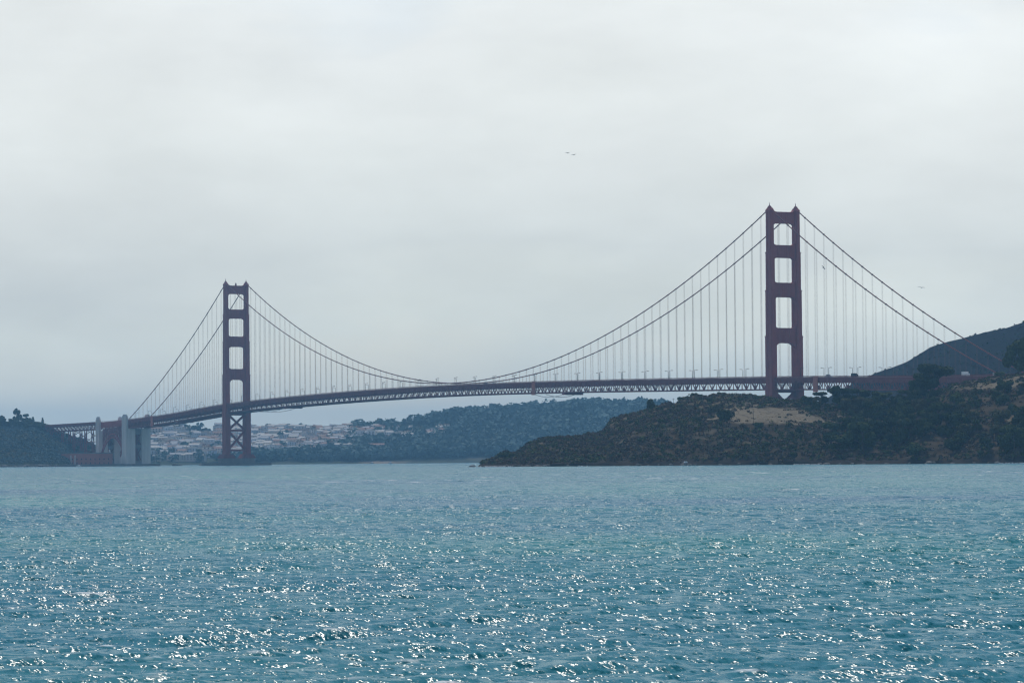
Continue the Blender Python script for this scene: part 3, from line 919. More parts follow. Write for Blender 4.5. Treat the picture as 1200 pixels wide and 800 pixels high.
vehicle('box_truck', 1402, -5.5, M['rubber'], 'dark truck on the bridge between the near tower and the hill', 'truck', 8.0, 2.5, 3.6)
vehicle('delivery_van', 700, -5.5, M['grey_paint'], 'grey van crossing the middle of the bridge', 'van', 5.8, 2.1, 2.7)

# ------------------------------------------------------------------ old fort under the arch
fort = empty('brick_fort', (-405, -48, 0), 0.0)
tag(fort, 'low red-brown brick fort on the point beneath the arch', 'fort')
mb = MB()
mb.box(-48, 16, -32, 28, 0, 17.0); mb.build('wall', M['brick'], fort)
mb = MB(); mb.box(-48.6, 16.6, -32.6, -31, 17.0, 18.3); mb.box(-48.6, 16.6, 27, 28.6, 17.0, 18.3); mb.box(-48.6, -47, -31, 27, 17.0, 18.3); mb.box(15, 16.6, -31, 27, 17.0, 18.3); mb.build('parapet', M['concrete_dark'], fort)
for zz in (3.2, 8.6):
    for k in range(9):
        mb = MB(); y = -29+k*6.4; mb.box(15.6, 16.05, y-.7, y+.7, zz, zz+2.2); mb.build('window', M['opening'], fort)
for k in range(8):
    mb = MB(); x = -44+k*7.6; mb.box(x-.7, x+.7, -32.05, -31.6, 8.6, 10.8); mb.build('window', M['opening'], fort)
for y in (-31.2, -25.5):
    mb = MB(); mb.box(16.0, 16.6, y-.7, y+.7, 0, 15); mb.build('corner_strip', M['concrete'], fort)
lt = empty('lighthouse', (-395, -22, 17.0)); tag(lt, 'tiny white iron lighthouse on the roof of the brick fort', 'lighthouse')
mb = MB(); mb.tube([(0, 0, 0), (0, 0, 5.6)], [1.5, 1.1], 8); mb.build('tower', M['white_paint'], lt)
mb = MB(); mb.tube([(0, 0, 5.6), (0, 0, 7.2)], .9, 8); mb.build('lantern', M['glass_dark'], lt)
mb = MB(); mb.tube([(0, 0, 7.2), (0, 0, 8.4)], [1.2, .1], 8); mb.build('roof', M['grey_paint'], lt)
# sea wall
mb = MB()
pts = [at_dist(px, 545, 4190 if px < 150 else 4175) for px in np.linspace(70, 188, 16)]
for a, b in zip(pts[:-1], pts[1:]):
    mb.beam((a[0], a[1], .8), (b[0], b[1], .8), 6, 4.2)
sw = mb.build('sea_wall', M['concrete_dark']); tag(sw, 'low dark sea wall along the point below the fort', 'sea wall')
mb = MB()
pl = [at_dist(px, 545, d) for px, d in ((150, 4195), (186, 4185), (184, 4360), (176, 4500), (110, 4560), (80, 4420), (78, 4200))]
mb.prism([(p[0], p[1]) for p in pl], 'z', -2, 1.4)
tag(mb.build('point', M['concrete_dark']), 'flat paved point of land under the arch', 'land', kind='structure')

# shore rocks
def rock_mesh(seed):
    g = np.random.default_rng(seed)
    import bmesh
    bm = bmesh.new(); bmesh.ops.create_icosphere(bm, subdivisions=2, radius=1.0)
    for v in bm.verts:
        n = .75+.5*g.random(); v.co = Vector((v.co.x*n*1.3, v.co.y*n, v.co.z*n*.7))
    me = bpy.data.meshes.new('rock'); bm.to_mesh(me); bm.free(); me.materials.append(M['rock'])
    return me
rocks = [rock_mesh(k) for k in range(5)]
def put_rock(p, s, label, group):
    o = link('rock', random.choice(rocks)); o.location = p; o.scale = (s, s, s); o.rotation_euler = (0, 0, random.uniform(0, 6.28))
    return tag(o, label, 'rock', group)
for i in range(46):
    px = random.uniform(-20, 84)
    p = at_dist(px, 545, 4222+random.uniform(-6, 10))
    put_rock((p[0], p[1], random.uniform(.2, 1.6)), random.uniform(1.2, 3.0), 'pale rock in the riprap along the foot of the wooded bluff', 'riprap rocks below the bluff')
for px, s in ((205, 3.4), (211, 2.2), (236, 2.5)):
    p = at_dist(px, 546, 4300); put_rock((p[0], p[1], .3), s, 'dark rock in the water between the pylon and far tower', 'rocks between pylon and far tower')
p = at_dist(553.5, 547, 1925); put_rock((p[0], p[1], -.2), 2.0, 'small dark rock off the left tip of the near headland', None)
for i in range(60):
    px = random.uniform(566, 1210)
    d = float(np.interp(px, *zip(*DS)))
    p = at_dist(px, 545, d+random.uniform(-2, 5))
    put_rock((p[0], p[1], random.uniform(-.2, .7)), random.uniform(.5, 1.6)*(1.5 if 795 < px < 850 else 1), 'dark wet rock at the waterline below the scrub headland', 'rocks at the foot of the headland')

# ------------------------------------------------------------------ trees and shrubs
def leaf_cloud(g, centers, radii, n, size, mat_idx=None):
    """n leaf-clump faces spread through a union of ellipsoids, thicker near their skins"""
    w = np.array([r[0]*r[1]*r[2] for r in radii])**.66; w /= w.sum()
    k = g.choice(len(centers), n, p=w)
    d = g.normal(size=(n, 3)); d[:, 2] += .25; d /= np.linalg.norm(d, axis=1)[:, None]
    rad = .62+.42*g.random(n)**.7
    C = np.array(centers)[k]+d*np.array(radii)[k]*rad[:, None]
    nrm = d*1.0+g.normal(size=(n, 3))*.45; nrm[:, 2] += .2
    nrm /= np.linalg.norm(nrm, axis=1)[:, None]
    a = np.cross(nrm, g.normal(size=(n, 3))); a /= np.linalg.norm(a, axis=1)[:, None]
    b = np.cross(nrm, a)
    s = size*(.55+.9*g.random(n))[:, None]
    asp = (.5+.6*g.random(n))[:, None]
    V = np.stack([C-a*s-b*s*asp*.6, C+a*s*.8-b*s*asp, C+a*s+b*s*asp*.7, C-a*s*.7+b*s*asp], 1).reshape(-1, 3)
    F = np.arange(4*n).reshape(-1, 4)
    return V, F
protos = {}
def tree_proto(key, kind, seed, mat, name):
    """unit-height plant: trunk with limbs and a leafy crown"""
    g = np.random.default_rng(seed)
    cs, rs, limbs = [], [], []
    if kind == 'shrub':
        for i in range(7):
            a = g.uniform(0, 6.28); q = g.uniform(0, .5)
            cs.append((q*math.cos(a), q*math.sin(a), g.uniform(.25, .6))); rs.append((g.uniform(.28, .45), g.uniform(.28, .45), g.uniform(.22, .4)))
        n, size, tr = 900, .07, .03
    elif kind == 'broad':
        for i in range(10):
            a = i*2.4+g.uniform(-.4, .4); q = g.uniform(.12, .40); z = g.uniform(.26, .84)
            q *= math.sin(math.pi*min(1, max(.15, z)))**.5
            cs.append((q*math.cos(a), q*math.sin(a), z)); rs.append((g.uniform(.13, .21), g.uniform(.13, .21), g.uniform(.10, .16)))
        n, size, tr = 1800, .038, .035
    elif kind == 'conifer':
        for i in range(16):
            z = .18+.78*i/15; q = .2*(1-z)+.01; a = g.uniform(0, 6.28)
            cs.append((q*.5*math.cos(a), q*.5*math.sin(a), z)); rs.append((q+.05, q+.05, .055))
        n, size, tr = 1100, .035, .025
    V, F = leaf_cloud(g, cs, rs, n, size)
    o = empty(name)
    mb = MB()
    top = max(c[2] for c in cs)*.85
    bend = [(0, 0, -.08), (g.uniform(-.02, .02), g.uniform(-.02, .02), top*.5), (g.uniform(-.04, .04), g.uniform(-.04, .04), top)]
    mb.tube(bend, [tr, tr*.75, tr*.3], 7)
    for c in cs[::2]:
        z0 = max(.05, c[2]*.55)
        mb.tube([(0, 0, z0), (c[0]*.6, c[1]*.6, (z0+c[2])/2+.03), c], [tr*.45, tr*.3, tr*.12], 5)
    t = mb.build('trunk', M['bark'], o)
    c = np_mesh('crown', V, F, mat, o)
    protos[key] = [o, (t, c), False]
for i in range(4): tree_proto(('shrub', i), 'shrub', 50+i, M['leaf'], 'shrub')
for i in range(3): tree_proto(('olive', i), 'shrub', 60+i, M['leaf_olive'], 'shrub')
for i in range(3): tree_proto(('dry', i), 'shrub', 70+i, M['leaf_brown'], 'shrub')
for i in range(4): tree_proto(('broad', i), 'broad', 80+i, M['leaf'], 'broadleaf_tree')
for i in range(2): tree_proto(('broadolive', i), 'broad', 85+i, M['leaf_olive'], 'broadleaf_tree')
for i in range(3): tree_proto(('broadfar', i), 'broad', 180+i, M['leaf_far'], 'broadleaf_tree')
for i in range(2): tree_proto(('conifer', i), 'conifer', 95+i, M['leaf'], 'conifer_tree')
def plant(key, p, h, w, label, cat, group=None):
    pr = protos[key]
    rz = random.uniform(0, 6.28)
    if not pr[2]:
        pr[2] = True; o = pr[0]; o.location = p; o.rotation_euler = (0, 0, rz); o.scale = (w, w, h)
    else: o = dup(pr[0], pr[1], p, rz, (w, w, h))
    for k in ('group',):
        if k in o: del o[k]
    return tag(o, label, cat, group)
def ground_at(terrain, px, py, t0, t1):
    """surface point of a terrain that shows at (px, py)"""
    best = None
    for t in np.linspace(t0, t1, 60):
        p = terrain.at(px, t); u, v = project(p)
        e = abs(v-py)
        if best is None or e < best[0]: best = (e, p)
    return best[1]

# --- headland: named trees
def tree_at(px, base_py, top_py, width_px, key, label, cat, t0=1.0, t1=4.2, group=None):
    p = ground_at(headland, px, base_py, t0, t1)
    D = math.hypot(*(p-CAM)[:2])
    h = (base_py-top_py)*D/FPX; w = width_px*D/FPX
    f = {'broad': .95, 'shrub': 1.35, 'olive': 1.35, 'dry': 1.35, 'conifer': .5}[key[0]]
    return plant(key, p, h*1.03, w/f, label, cat, group)
tree_at(1092, 462, 420, 44, ('broad', 0), 'tall dark tree standing in front of the bridge deck left of the grassy knoll', 'tree')
tree_at(1075, 462, 436, 26, ('broad', 1), 'lower dark tree pressed against the left side of the tallest tree', 'tree')
tree_at(1193, 440, 398, 34, ('broad', 2), 'dark tree on the knoll at the right edge, top against the far hill', 'tree')
tree_at(1207, 440, 392, 40, ('broad', 3), 'big dark tree cut off by the right edge of the view', 'tree')
tree_at(1170, 441, 434, 14, ('shrub', 0), 'small dark bush on the crest of the grassy knoll', 'bush')
tree_at(848, 493, 476, 22, ('shrub', 1), 'round dark bush alone at the left end of the grass terrace', 'bush')
tree_at(834, 484, 474, 16, ('olive', 0), 'olive bush just left of the round dark bush on the terrace', 'bush')
tree_at(1010, 530, 494, 44, ('broad', 1), 'big rounded tree low on the slope right of the grass terrace', 'tree')
tree_at(762, 480, 466, 12, ('shrub', 2), 'dark bush on the skyline left of the thin pole', 'bush')
tree_at(590, 537, 528, 14, ('shrub', 3), 'dark bush on the low left tip of the headland', 'bush')
tree_at(600, 537, 529, 12, ('shrub', 0), 'second dark bush on the low tip, right of the first', 'bush')
for px, b_, t_, w_, kk in ((962, 474, 458.5, 26, 1), (984, 474, 449.5, 34, 2), (1006, 474, 452, 30, 0), (1032, 474, 457, 26, 3), (1056, 472, 456, 24, 1), (944, 474, 463, 18, 2)):
    tree_at(px, b_, t_, w_, ('broad', kk), 'dark tree rising against the underside of the bridge deck', 'tree', group='trees against the deck')
# --- wood right of the terrace, on the slope under the deck
n_t = 0
for i in range(4000):
    if n_t >= 130: break
    px = random.uniform(945, 1215); t = random.uniform(1.15, 4.05)
    p = headland.at(px, t); u, v = project(p)
    if px < 968 and v > 482: continue
    if 945 < u < 1000 and 482 < v < 502: continue
    if u > 1105 and v < np.interp(u, [1105, 1150, 1215], [466, 462, 458]): continue
    h = random.choice([random.uniform(7, 11), random.uniform(10, 17)]);
    if v < 482: h *= .72
    top = v-h/.5
    if 1070 > u > 945 and top < 461: h *= max(.25, min(1, (v-461)*.5/h))
    k = random.choice(['broad', 'broad', 'broad', 'shrub'])
    key = (k, random.randrange(4))
    w = h*random.uniform(.85, 1.25)
    if k == 'shrub': h *= .7; w *= .7
    if k == 'broad' and random.random() < .25:
        plant(('broadolive', random.randrange(2)), p-np.array([0, 0, .4]), h, w, 'dull olive tree on the wooded slope right of the grass terrace', 'tree', 'olive trees on the wooded right slope of the headland')
    else:
        plant(key, p-np.array([0, 0, .4]), h, w, 'dense dark green tree on the wooded slope right of the grass terrace', 'tree', 'trees on the wooded right slope of the headland')
    n_t += 1
# --- shrubs over the cliffs and ridge
n_s = {'shrub': 0, 'olive': 0, 'dry': 0}
LBL = {'shrub': ('dark green shrub on the scrubby cliffs of the near headland', 'dark green shrubs on the headland'),
       'olive': ('olive green shrub on the scrubby cliffs of the near headland', 'olive shrubs on the headland'),
       'dry': ('brown dried shrub on the scrubby cliffs of the near headland', 'brown shrubs on the headland')}
tot = 0
for i in range(9000):
    if tot >= 290: break
    px = random.uniform(562, 1215); t = random.uniform(1.1, 4.1)
    p = headland.at(px, t); u, v = project(p)
    if u > 965 and v > 470 and random.random() < .75: continue
    e = ((u-902)/66)**2 + ((v-486)/12)**2
    if e < 1 and random.random() < .96: continue
    if u > 1105 and v < 455 and random.random() < .7: continue
    if p[2] < 2: continue
    dens = fbm(np.array([p[0]/30]), np.array([p[1]/30]), 3, 5)[0]
    if dens < -.12: continue
    k = random.choice(['shrub', 'shrub', 'olive', 'dry'])
    s = random.uniform(1.6, 4.2)*(.7 if u < 700 else 1)
    plant((k, random.randrange(len([q for q in protos if q[0] == k]))), p-np.array([0, 0, .3]), s*random.uniform(.7, 1.0), s, LBL[k][0], 'shrub', LBL[k][1])
    tot += 1
# --- low scrub that covers the slopes as one mass
def scrub(name, terrain, n, px0, px1, t0, t1, size, mat, label, keep, leaves=16, leaf=.33, seed=1, flat=1.0):
    g = np.random.default_rng(seed)
    Vs = []
    for i in range(n):
        px = g.uniform(px0, px1); t = g.uniform(t0, t1)
        p = terrain.at(px, t); u, v = project(p)
        if p[2] < 1.5 or g.random() > keep(u, v, p): continue
        s = size*g.uniform(.5, 1.3)
        V, _ = leaf_cloud(g, [(0, 0, .3)], [(1, 1, .65)], leaves, leaf)
        Vs.append(V*np.array([s, s, s*flat])+p)
    V = np.concatenate(Vs); F = np.arange(len(V)).reshape(-1, 4)
    o = np_mesh(name, V, F, mat)
    return tag(o, label, 'scrub', kind='stuff')
def open_ground(u, v, p):
    e = ((u-898)/74)**2 + ((v-486.5-.05*max(u-905, 0))/11.5)**2 - 1.2*float(fbm(np.array([p[0]/11]), np.array([p[1]/11]), 3, 55)[0])
    if e < 1: return .03+.25*(e > .6)
    if u > 1105 and v < np.interp(u, [1105, 1150, 1215], [460, 458, 456]): return .14
    if ((u-745)/60)**2 + ((v-(486-.28*(u-745)))/5)**2 < 1: return .3
    if ((u-830)/40)**2 + ((v-470)/8)**2 < 1: return .45
    if ((u-1192)/12)**2+((v-498)/16)**2 < 1: return .3
    if v < 476.5 and 815 < u < 975: return .38
    if u < 905 and v > 474 and abs(fbm(np.array([p[0]/14]), np.array([p[1]/14]), 4, 77)[0]) > .1 and v < 520: return .4
    return None
M['dry_grass'] = material('dry_grass', (.16, .13, .085), .95, .02, vary=(.29, .24, .165), vscale=.25)
def keep_grass(u, v, p):
    e = open_ground(u, v, p)
    return 0 if e is None else (1.0 if e < .2 else .5)
def keep_cliff(u, v, p):
    e = open_ground(u, v, p)
    if e is not None: return e
    k_ = .5 if u > 965 and v > 465 else 1.0
    return k_*(1.0 if fbm(np.array([p[0]/34]), np.array([(p[1]+p[2]*1.5)/34]), 3, 8)[0] > .0 else .22)
def keep_dry(u, v, p):
    e = open_ground(u, v, p)
    if e is not None: return e
    return (.4 if u > 965 and v > 465 else .8)*(1.0 if fbm(np.array([p[0]/22+9]), np.array([(p[1]+p[2]*1.5)/22]), 3, 18)[0] > -.02 else .2)
scrub('scrub', headland, 6500, 558, 1230, 1.02, 4.6, 1.5, M['leaf'], 'low dark green scrub covering the headland slopes', keep_cliff, seed=2)
scrub('scrub', headland, 13000, 558, 1230, 1.0, 4.6, 1.5, M['leaf_brown'], 'low brown dry brush covering the headland slopes', keep_dry, seed=3)
scrub('scrub', headland, 5500, 558, 1230, 1.0, 4.6, 1.3, M['leaf_olive'], 'low olive brush covering the headland slopes', keep_cliff, seed=4)
tag(scrub('grass', headland, 9000, 735, 1230, 1.5, 4.3, .42, M['dry_grass'], 'dry tan grass on the terrace and knoll of the headland', keep_grass, leaves=8, leaf=.5, seed=24, flat=.35), kind='stuff')
scrub('scrub', marin_hill, 1500, 985, 1300, 1.0, 3.2, 1.5, M['leaf'], 'patchy brush over the dark hill behind the bridge', lambda u, v, p: 1.0 if fbm(np.array([p[0]/60]), np.array([p[2]/60]), 3, 8)[0] > 0 else .5, leaves=10, leaf=.4, seed=5)
scrub('scrub', bluff, 5500, -300, 140, 1.02, 3.0, 2.4, M['leaf_olive'], 'olive brush low on the wooded bluff', lambda u, v, p: 1.0 if fbm(np.array([p[0]/50]), np.array([p[1]/50]), 3, 19)[0] > -.02 else .3, leaves=12, leaf=.4, seed=16)
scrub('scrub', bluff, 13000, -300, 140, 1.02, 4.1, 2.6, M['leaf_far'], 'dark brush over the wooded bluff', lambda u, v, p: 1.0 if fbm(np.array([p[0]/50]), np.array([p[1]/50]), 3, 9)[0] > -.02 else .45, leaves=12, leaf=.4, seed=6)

# --- trees on the bluff at the left
def bluff_tree(px, base, top, wpx, key, label, group=None):
    p = ground_at(bluff, px, base, 2.5, 4.2); D = math.hypot(*(p-CAM)[:2])
    f = {'broad': .95, 'conifer': .5, 'shrub': 1.35}[key[0]]
    plant(key, p, (base-top)*D/FPX*1.03, wpx*D/FPX/f, label, 'tree', group)
bluff_tree(19.5, 495, 477.5, 11, ('broad', 2), 'lone round-topped tree rising above the other trees on the bluff')
bluff_tree(30.5, 497, 484.5, 11, ('broad', 1), 'lower tree right of the lone round-topped tree on the bluff')
bluff_tree(38.5, 498, 488.5, 5, ('conifer', 0), 'small pointed conifer right of the round-topped trees on the bluff')
bluff_tree(49.5, 499, 489.5, 5, ('conifer', 1), 'pointed conifer on the bluff nearest the viaduct')
for i in range(46):
    px = random.uniform(-20, 58); base = float(np.interp(px, *zip(*bl)))+random.uniform(0, 7)
    top = max(486.0+.12*max(px-10, 0), base-random.uniform(7, 10))
    if px > 40: top = max(top, 492+.35*(px-40))
    bluff_tree(px, base, min(top, base-4), random.uniform(7, 13), ('broad', random.randrange(4)), 'dark bushy tree in the wood on top of the left bluff', 'trees on the left bluff')
for i in range(40):
    px = random.uniform(56, 128); base = float(np.interp(px, *zip(*bl)))+random.uniform(1, 14)
    if base > 542: continue
    bluff_tree(px, base, base-random.uniform(3, 6), random.uniform(5, 9), ('broad', random.randrange(4)), 'low dark tree on the slope below the viaduct', 'trees below the viaduct')

# --- far woods as one mass
def far_woods(n, keep, size, label, seed, leaves=26):
    g = np.random.default_rng(seed); Vs = []
    for i in range(n):
        px = g.uniform(120, 860); t = g.uniform(1.3, 3.35)
        p = far_hill.at(px, t); u, v = project(p)
        if p[2] < 4 or g.random() > keep(u, v): continue
        s = size*g.uniform(.6, 1.35)
        k = 3
        cs = [(g.uniform(-.5, .5), g.uniform(-.5, .5), g.uniform(.4, 1.0)) for _ in range(k)]
        V, _ = leaf_cloud(g, cs, [(.55, .55, .45)]*k, leaves, .22)
        Vs.append(V*s+p)
    V = np.concatenate(Vs); F = np.arange(len(V)).reshape(-1, 4)
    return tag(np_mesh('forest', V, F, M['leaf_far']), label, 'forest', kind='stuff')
def keep_wood(u, v):
    if u < 410: return .03 if v < np.interp(u, [170, 260, 300, 340, 410], [541, 541, 536, 532, 524]) else .35
    lim = np.interp(u, [410, 440, 500, 530, 545], [520, 517, 520, 515, 480])
    if u < 530 and np.interp(u, [410, 530], [501, 493]) < v < lim: return .16
    if ((u-575)/28)**2+((v-530)/12)**2 < 1: return .3
    return 1.0
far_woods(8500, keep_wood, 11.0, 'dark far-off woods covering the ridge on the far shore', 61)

# --- single tree groups standing out on the town skyline
def far_tree(px, base, top, wpx, key, label, group=None):
    p = ground_at(far_hill, px, base, 1.5, 3.1); D = math.hypot(*(p-CAM)[:2])
    f = {'broadfar': .95, 'broad': .95}[key[0]]
    plant(key, p, (base-top)*D/FPX*1.03, wpx*D/FPX/f, label, 'tree', group)
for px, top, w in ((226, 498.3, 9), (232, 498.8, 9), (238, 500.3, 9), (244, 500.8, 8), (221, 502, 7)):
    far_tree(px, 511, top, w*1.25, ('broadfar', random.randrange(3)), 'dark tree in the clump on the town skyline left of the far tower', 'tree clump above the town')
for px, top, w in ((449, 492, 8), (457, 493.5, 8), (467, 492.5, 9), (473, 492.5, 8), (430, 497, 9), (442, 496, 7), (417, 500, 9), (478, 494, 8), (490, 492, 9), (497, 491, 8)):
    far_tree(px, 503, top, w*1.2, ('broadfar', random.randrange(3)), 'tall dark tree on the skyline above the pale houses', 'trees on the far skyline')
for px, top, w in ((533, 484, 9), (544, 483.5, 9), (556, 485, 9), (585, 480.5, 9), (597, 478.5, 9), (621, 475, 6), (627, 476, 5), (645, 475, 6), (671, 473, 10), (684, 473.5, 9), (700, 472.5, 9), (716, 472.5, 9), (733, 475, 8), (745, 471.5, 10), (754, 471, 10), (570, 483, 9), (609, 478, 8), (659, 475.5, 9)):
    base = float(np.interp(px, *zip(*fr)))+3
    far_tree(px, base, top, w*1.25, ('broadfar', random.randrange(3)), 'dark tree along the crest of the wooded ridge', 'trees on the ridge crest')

# ------------------------------------------------------------------ town on the far hill
HCOL = [('white', (.84, .83, .80)), ('cream', (.78, .72, .60)), ('pale grey', (.66, .67, .68)), ('tan', (.68, .60, .50)), ('pink', (.70, .60, .54)), ('pale blue', (.56, .62, .68))]
RCOL = [material('grey_roof', (.42, .42, .42), .85, .2), material('red_tile_roof', (.32, .20, .16), .85, .2), material('gravel_roof', (.55, .52, .47), .85, .2)]
hp = []
for i, (cn, c) in enumerate(HCOL):
    wm = material('stucco_'+cn.replace(' ', '_'), c, .85, .2, obj_vary=.12)
    for j in range(2):
        g = np.random.default_rng(200+i*3+j)
        w, d, h = g.uniform(9, 13), g.uniform(10, 14), g.uniform(7, 10.5)
        o = empty('house')
        mb = MB(); mb.box(-w/2, w/2, -d/2, d/2, -6, h)
        for sx in (-1, 1):
            for fl in range(2 if h < 8.5 else 3):
                for q in (-1, 0, 1):
                    z = 1.0+fl*3.0
                    mb.box(sx*w/2-.06, sx*w/2+.06, q*d*.3-.7, q*d*.3+.7, z, z+1.6, 1)
        b = mb.build('wall', [wm, M['glass_dark']], o)
        mb = MB()
        if j == 0: mb.prism([(-w/2-.4, h), (w/2+.4, h), (0, h+g.uniform(2, 3))], 'y', -d/2-.4, d/2+.4)
        else:
            mb.box(-w/2-.2, w/2+.2, -d/2-.2, d/2+.2, h, h+.7); mb.box(-1, 1, -1.5, 1.5, h+.7, h+2.2)
        r = mb.build('roof', RCOL[int(g.integers(0, 3))], o)
        hp.append([o, (b, r), False, cn])
face = math.atan2(-fw[1], -fw[0])
def put_house(px, py, sx=1.0, sz=1.0, pick=None, label=None, group=None, rz=None):
    p = ground_at(far_hill, px, py, 1.4, 3.05)+np.array([0, 0, 1.5])
    pr = random.choice(hp) if pick is None else hp[pick]
    rz = face+random.uniform(-.5, .5) if rz is None else rz
    s = (1.0, sx, sz)
    if not pr[2]:
        pr[2] = True; o = pr[0]; o.location = p; o.rotation_euler = (0, 0, rz); o.scale = s
    else:
        o = dup(pr[0], pr[1], p, rz, s)
        if 'group' in o: del o['group']
    cn = pr[3]
    tag(o, label or 'small %s house in the crowded hillside town beyond the bridge' % cn, 'house', group or '%s houses of the hillside town' % cn)
k = 0
while k < 254:
    px = random.uniform(170, 440); py = random.uniform(503.5, 535)
    lim = np.interp(px, [170, 260, 300, 340, 390, 440], [540, 540, 533, 529, 524, 518])
    if py > lim: continue
    if 219 < px < 249 and py < 509: continue
    if px > 400 and py < 503: continue
    put_house(px, py, random.uniform(.9, 1.7), random.uniform(.7, 1.25)); k += 1
for i in range(30):
    px = random.uniform(395, 480); put_house(px, np.interp(px, [395, 480], [511, 509])+random.uniform(-4.5, 4.5), random.uniform(.9, 1.6), random.uniform(.7, 1.1))
for i in range(9):
    px = random.uniform(500, 523); put_house(px, random.uniform(504, 514), random.uniform(.9, 1.6), 1.0, pick=random.choice([0, 1, 2, 3]), label='pale house at the right end of the town, set in dark woods', group='pale houses in the woods')
for px, py, sx, pick, lb in ((405, 527.5, 3.2, 4, 'long low grey building on the slope, leftmost of the row'), (425.5, 527, 2.6, 0, 'long white building in the middle of the row on the slope'), (439, 527, 2.6, 8, 'long pinkish building at the right of the row on the slope'),
                         (402, 515.5, 3.2, 8, 'long pink building with red roof above the row on the slope'), (447, 514, 1.8, 1, 'bright white building high on the slope among houses'), (477, 513, 1.6, 0, 'bright white house near the right end of the town'), (349, 510, 2.2, 9, 'wide pink block on the skyline right of the far tower')):
    put_house(px, py, sx, .9, pick, lb, 'larger buildings of the town', rz=face)
# the many more houses packed between them, too many and too small to tell apart
g = np.random.default_rng(808); mb = MB(); made = 0
while made < 380:
    px = g.uniform(172, 455); py = g.uniform(503.5, 542)
    if py > np.interp(px, [170, 260, 300, 340, 390, 455], [542, 542, 537, 533, 528, 519]) or (219 < px < 249 and py < 509) or (px > 400 and py < 503): continue
    p = ground_at(far_hill, px, py, 1.4, 3.05)+np.array([0, 0, 1.5]); a_ = face+g.uniform(-.4, .4)
    w, d, h = g.uniform(9, 12), g.uniform(10, 18), g.uniform(6, 11)
    ca, sa = math.cos(a_), math.sin(a_)
    def q(x, y, z): return (p[0]+x*ca-y*sa, p[1]+x*sa+y*ca, p[2]+z)
    mi = int(g.integers(0, 6)); rr_ = 6+int(g.integers(0, 3))
    v = [q(x, y, z) for z in (-6, h) for x, y in ((-w/2, -d/2), (w/2, -d/2), (w/2, d/2), (-w/2, d/2))]
    mb.add(v, [(0, 1, 5, 4), (1, 2, 6, 5), (2, 3, 7, 6), (3, 0, 4, 7)], mi)
    if g.random() < .5:
        e = .5; t_ = g.uniform(1.6, 2.8)
        v = [q(-w/2-e, -d/2-e, h), q(w/2+e, -d/2-e, h), q(w/2+e, d/2+e, h), q(-w/2-e, d/2+e, h), q(0, -d/2-e, h+t_), q(0, d/2+e, h+t_)]
        mb.add(v, [(0, 3, 2, 1), (0, 4, 5, 3), (1, 2, 5, 4), (0, 1, 4), (2, 3, 5)], rr_)
    else:
        v = [q(x*1.02, y*1.02, z) for z in (h, h+.8) for x, y in ((-w/2, -d/2), (w/2, -d/2), (w/2, d/2), (-w/2, d/2))]
        mb.add(v, [(0, 3, 2, 1), (4, 5, 6, 7), (0, 1, 5, 4), (1, 2, 6, 5), (2, 3, 7, 6), (3, 0, 4, 7)], rr_)
    for fl in range(int(h//3)):
        for q_ in (-.3, 0, .3):
            z = 1+fl*3.0; y = q_*d
            mb.add([q(w/2+.05, y-.7, z), q(w/2+.05, y+.7, z), q(w/2+.05, y+.7, z+1.6), q(w/2+.05, y-.7, z+1.6)], [(0, 1, 2, 3)], 9)
    made += 1
tag(mb.build('houses', [bpy.data.materials['stucco_'+cn.replace(' ', '_')] for cn, _ in HCOL]+RCOL+[M['glass_dark']]), 'the mass of tiny pale houses packed over the town hill', 'houses', kind='stuff')
# trees among the houses
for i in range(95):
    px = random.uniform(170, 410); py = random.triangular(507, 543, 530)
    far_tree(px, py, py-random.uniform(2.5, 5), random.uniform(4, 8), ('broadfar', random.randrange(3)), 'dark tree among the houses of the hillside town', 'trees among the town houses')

# ------------------------------------------------------------------ small things
p = at_dist(803.5, 541.5, 1893)
bcn = empty('navigation_beacon', (p[0], p[1], .6)); tag(bcn, 'small white navigation light with mast at the foot of the headland', 'beacon')
mb = MB(); mb.box(-1.4, 1.4, -1.6, 1.6, -1, 1.0); mb.build('base', M['concrete_dark'], bcn)
mb = MB(); mb.frustum((-.8, .8, -1.1, 1.1), (-.5, .5, -.7, .7), 1.0, 1.9); mb.build('hut', M['white_paint'], bcn)
mb = MB()
for sx in (-1, 1):
    for sy in (-1, 1): mb.beam((sx*.5, sy*.5, 1.9), (sx*.12, sy*.12, 7.0), .08, .08)
for z in (3.2, 4.4, 5.6):
    q = .5-(z-2)*.07; mb.beam((-q, -q, z), (q, q, z+.6), .06, .06); mb.beam((q, -q, z), (-q, q, z+.6), .06, .06)
mb.build('mast', M['bark'], bcn)
mb = MB(); mb.tube([(0, 0, 7.0), (0, 0, 7.6)], .22, 8); mb.build('lamp', M['grey_paint'], bcn)
def pole(px, base, h, label):
    p = ground_at(headland, px, base, 1.5, 4.1)
    o = empty('utility_pole', p); tag(o, label, 'pole')
    mb = MB(); mb.tube([(0, 0, -.5), (0, 0, h)], [.16, .10], 6); mb.build('mast', M['bark'], o)
    mb = MB(); mb.beam((0, -1.0, h-.7), (0, 1.0, h-.7), .16, .16); mb.build('crossarm', M['bark'], o)
pole(882, 495, 7.6, 'thin dark pole standing on the grass terrace')
pole(788.5, 472, 3.6, 'short thin post on the skyline left of the grass terrace')

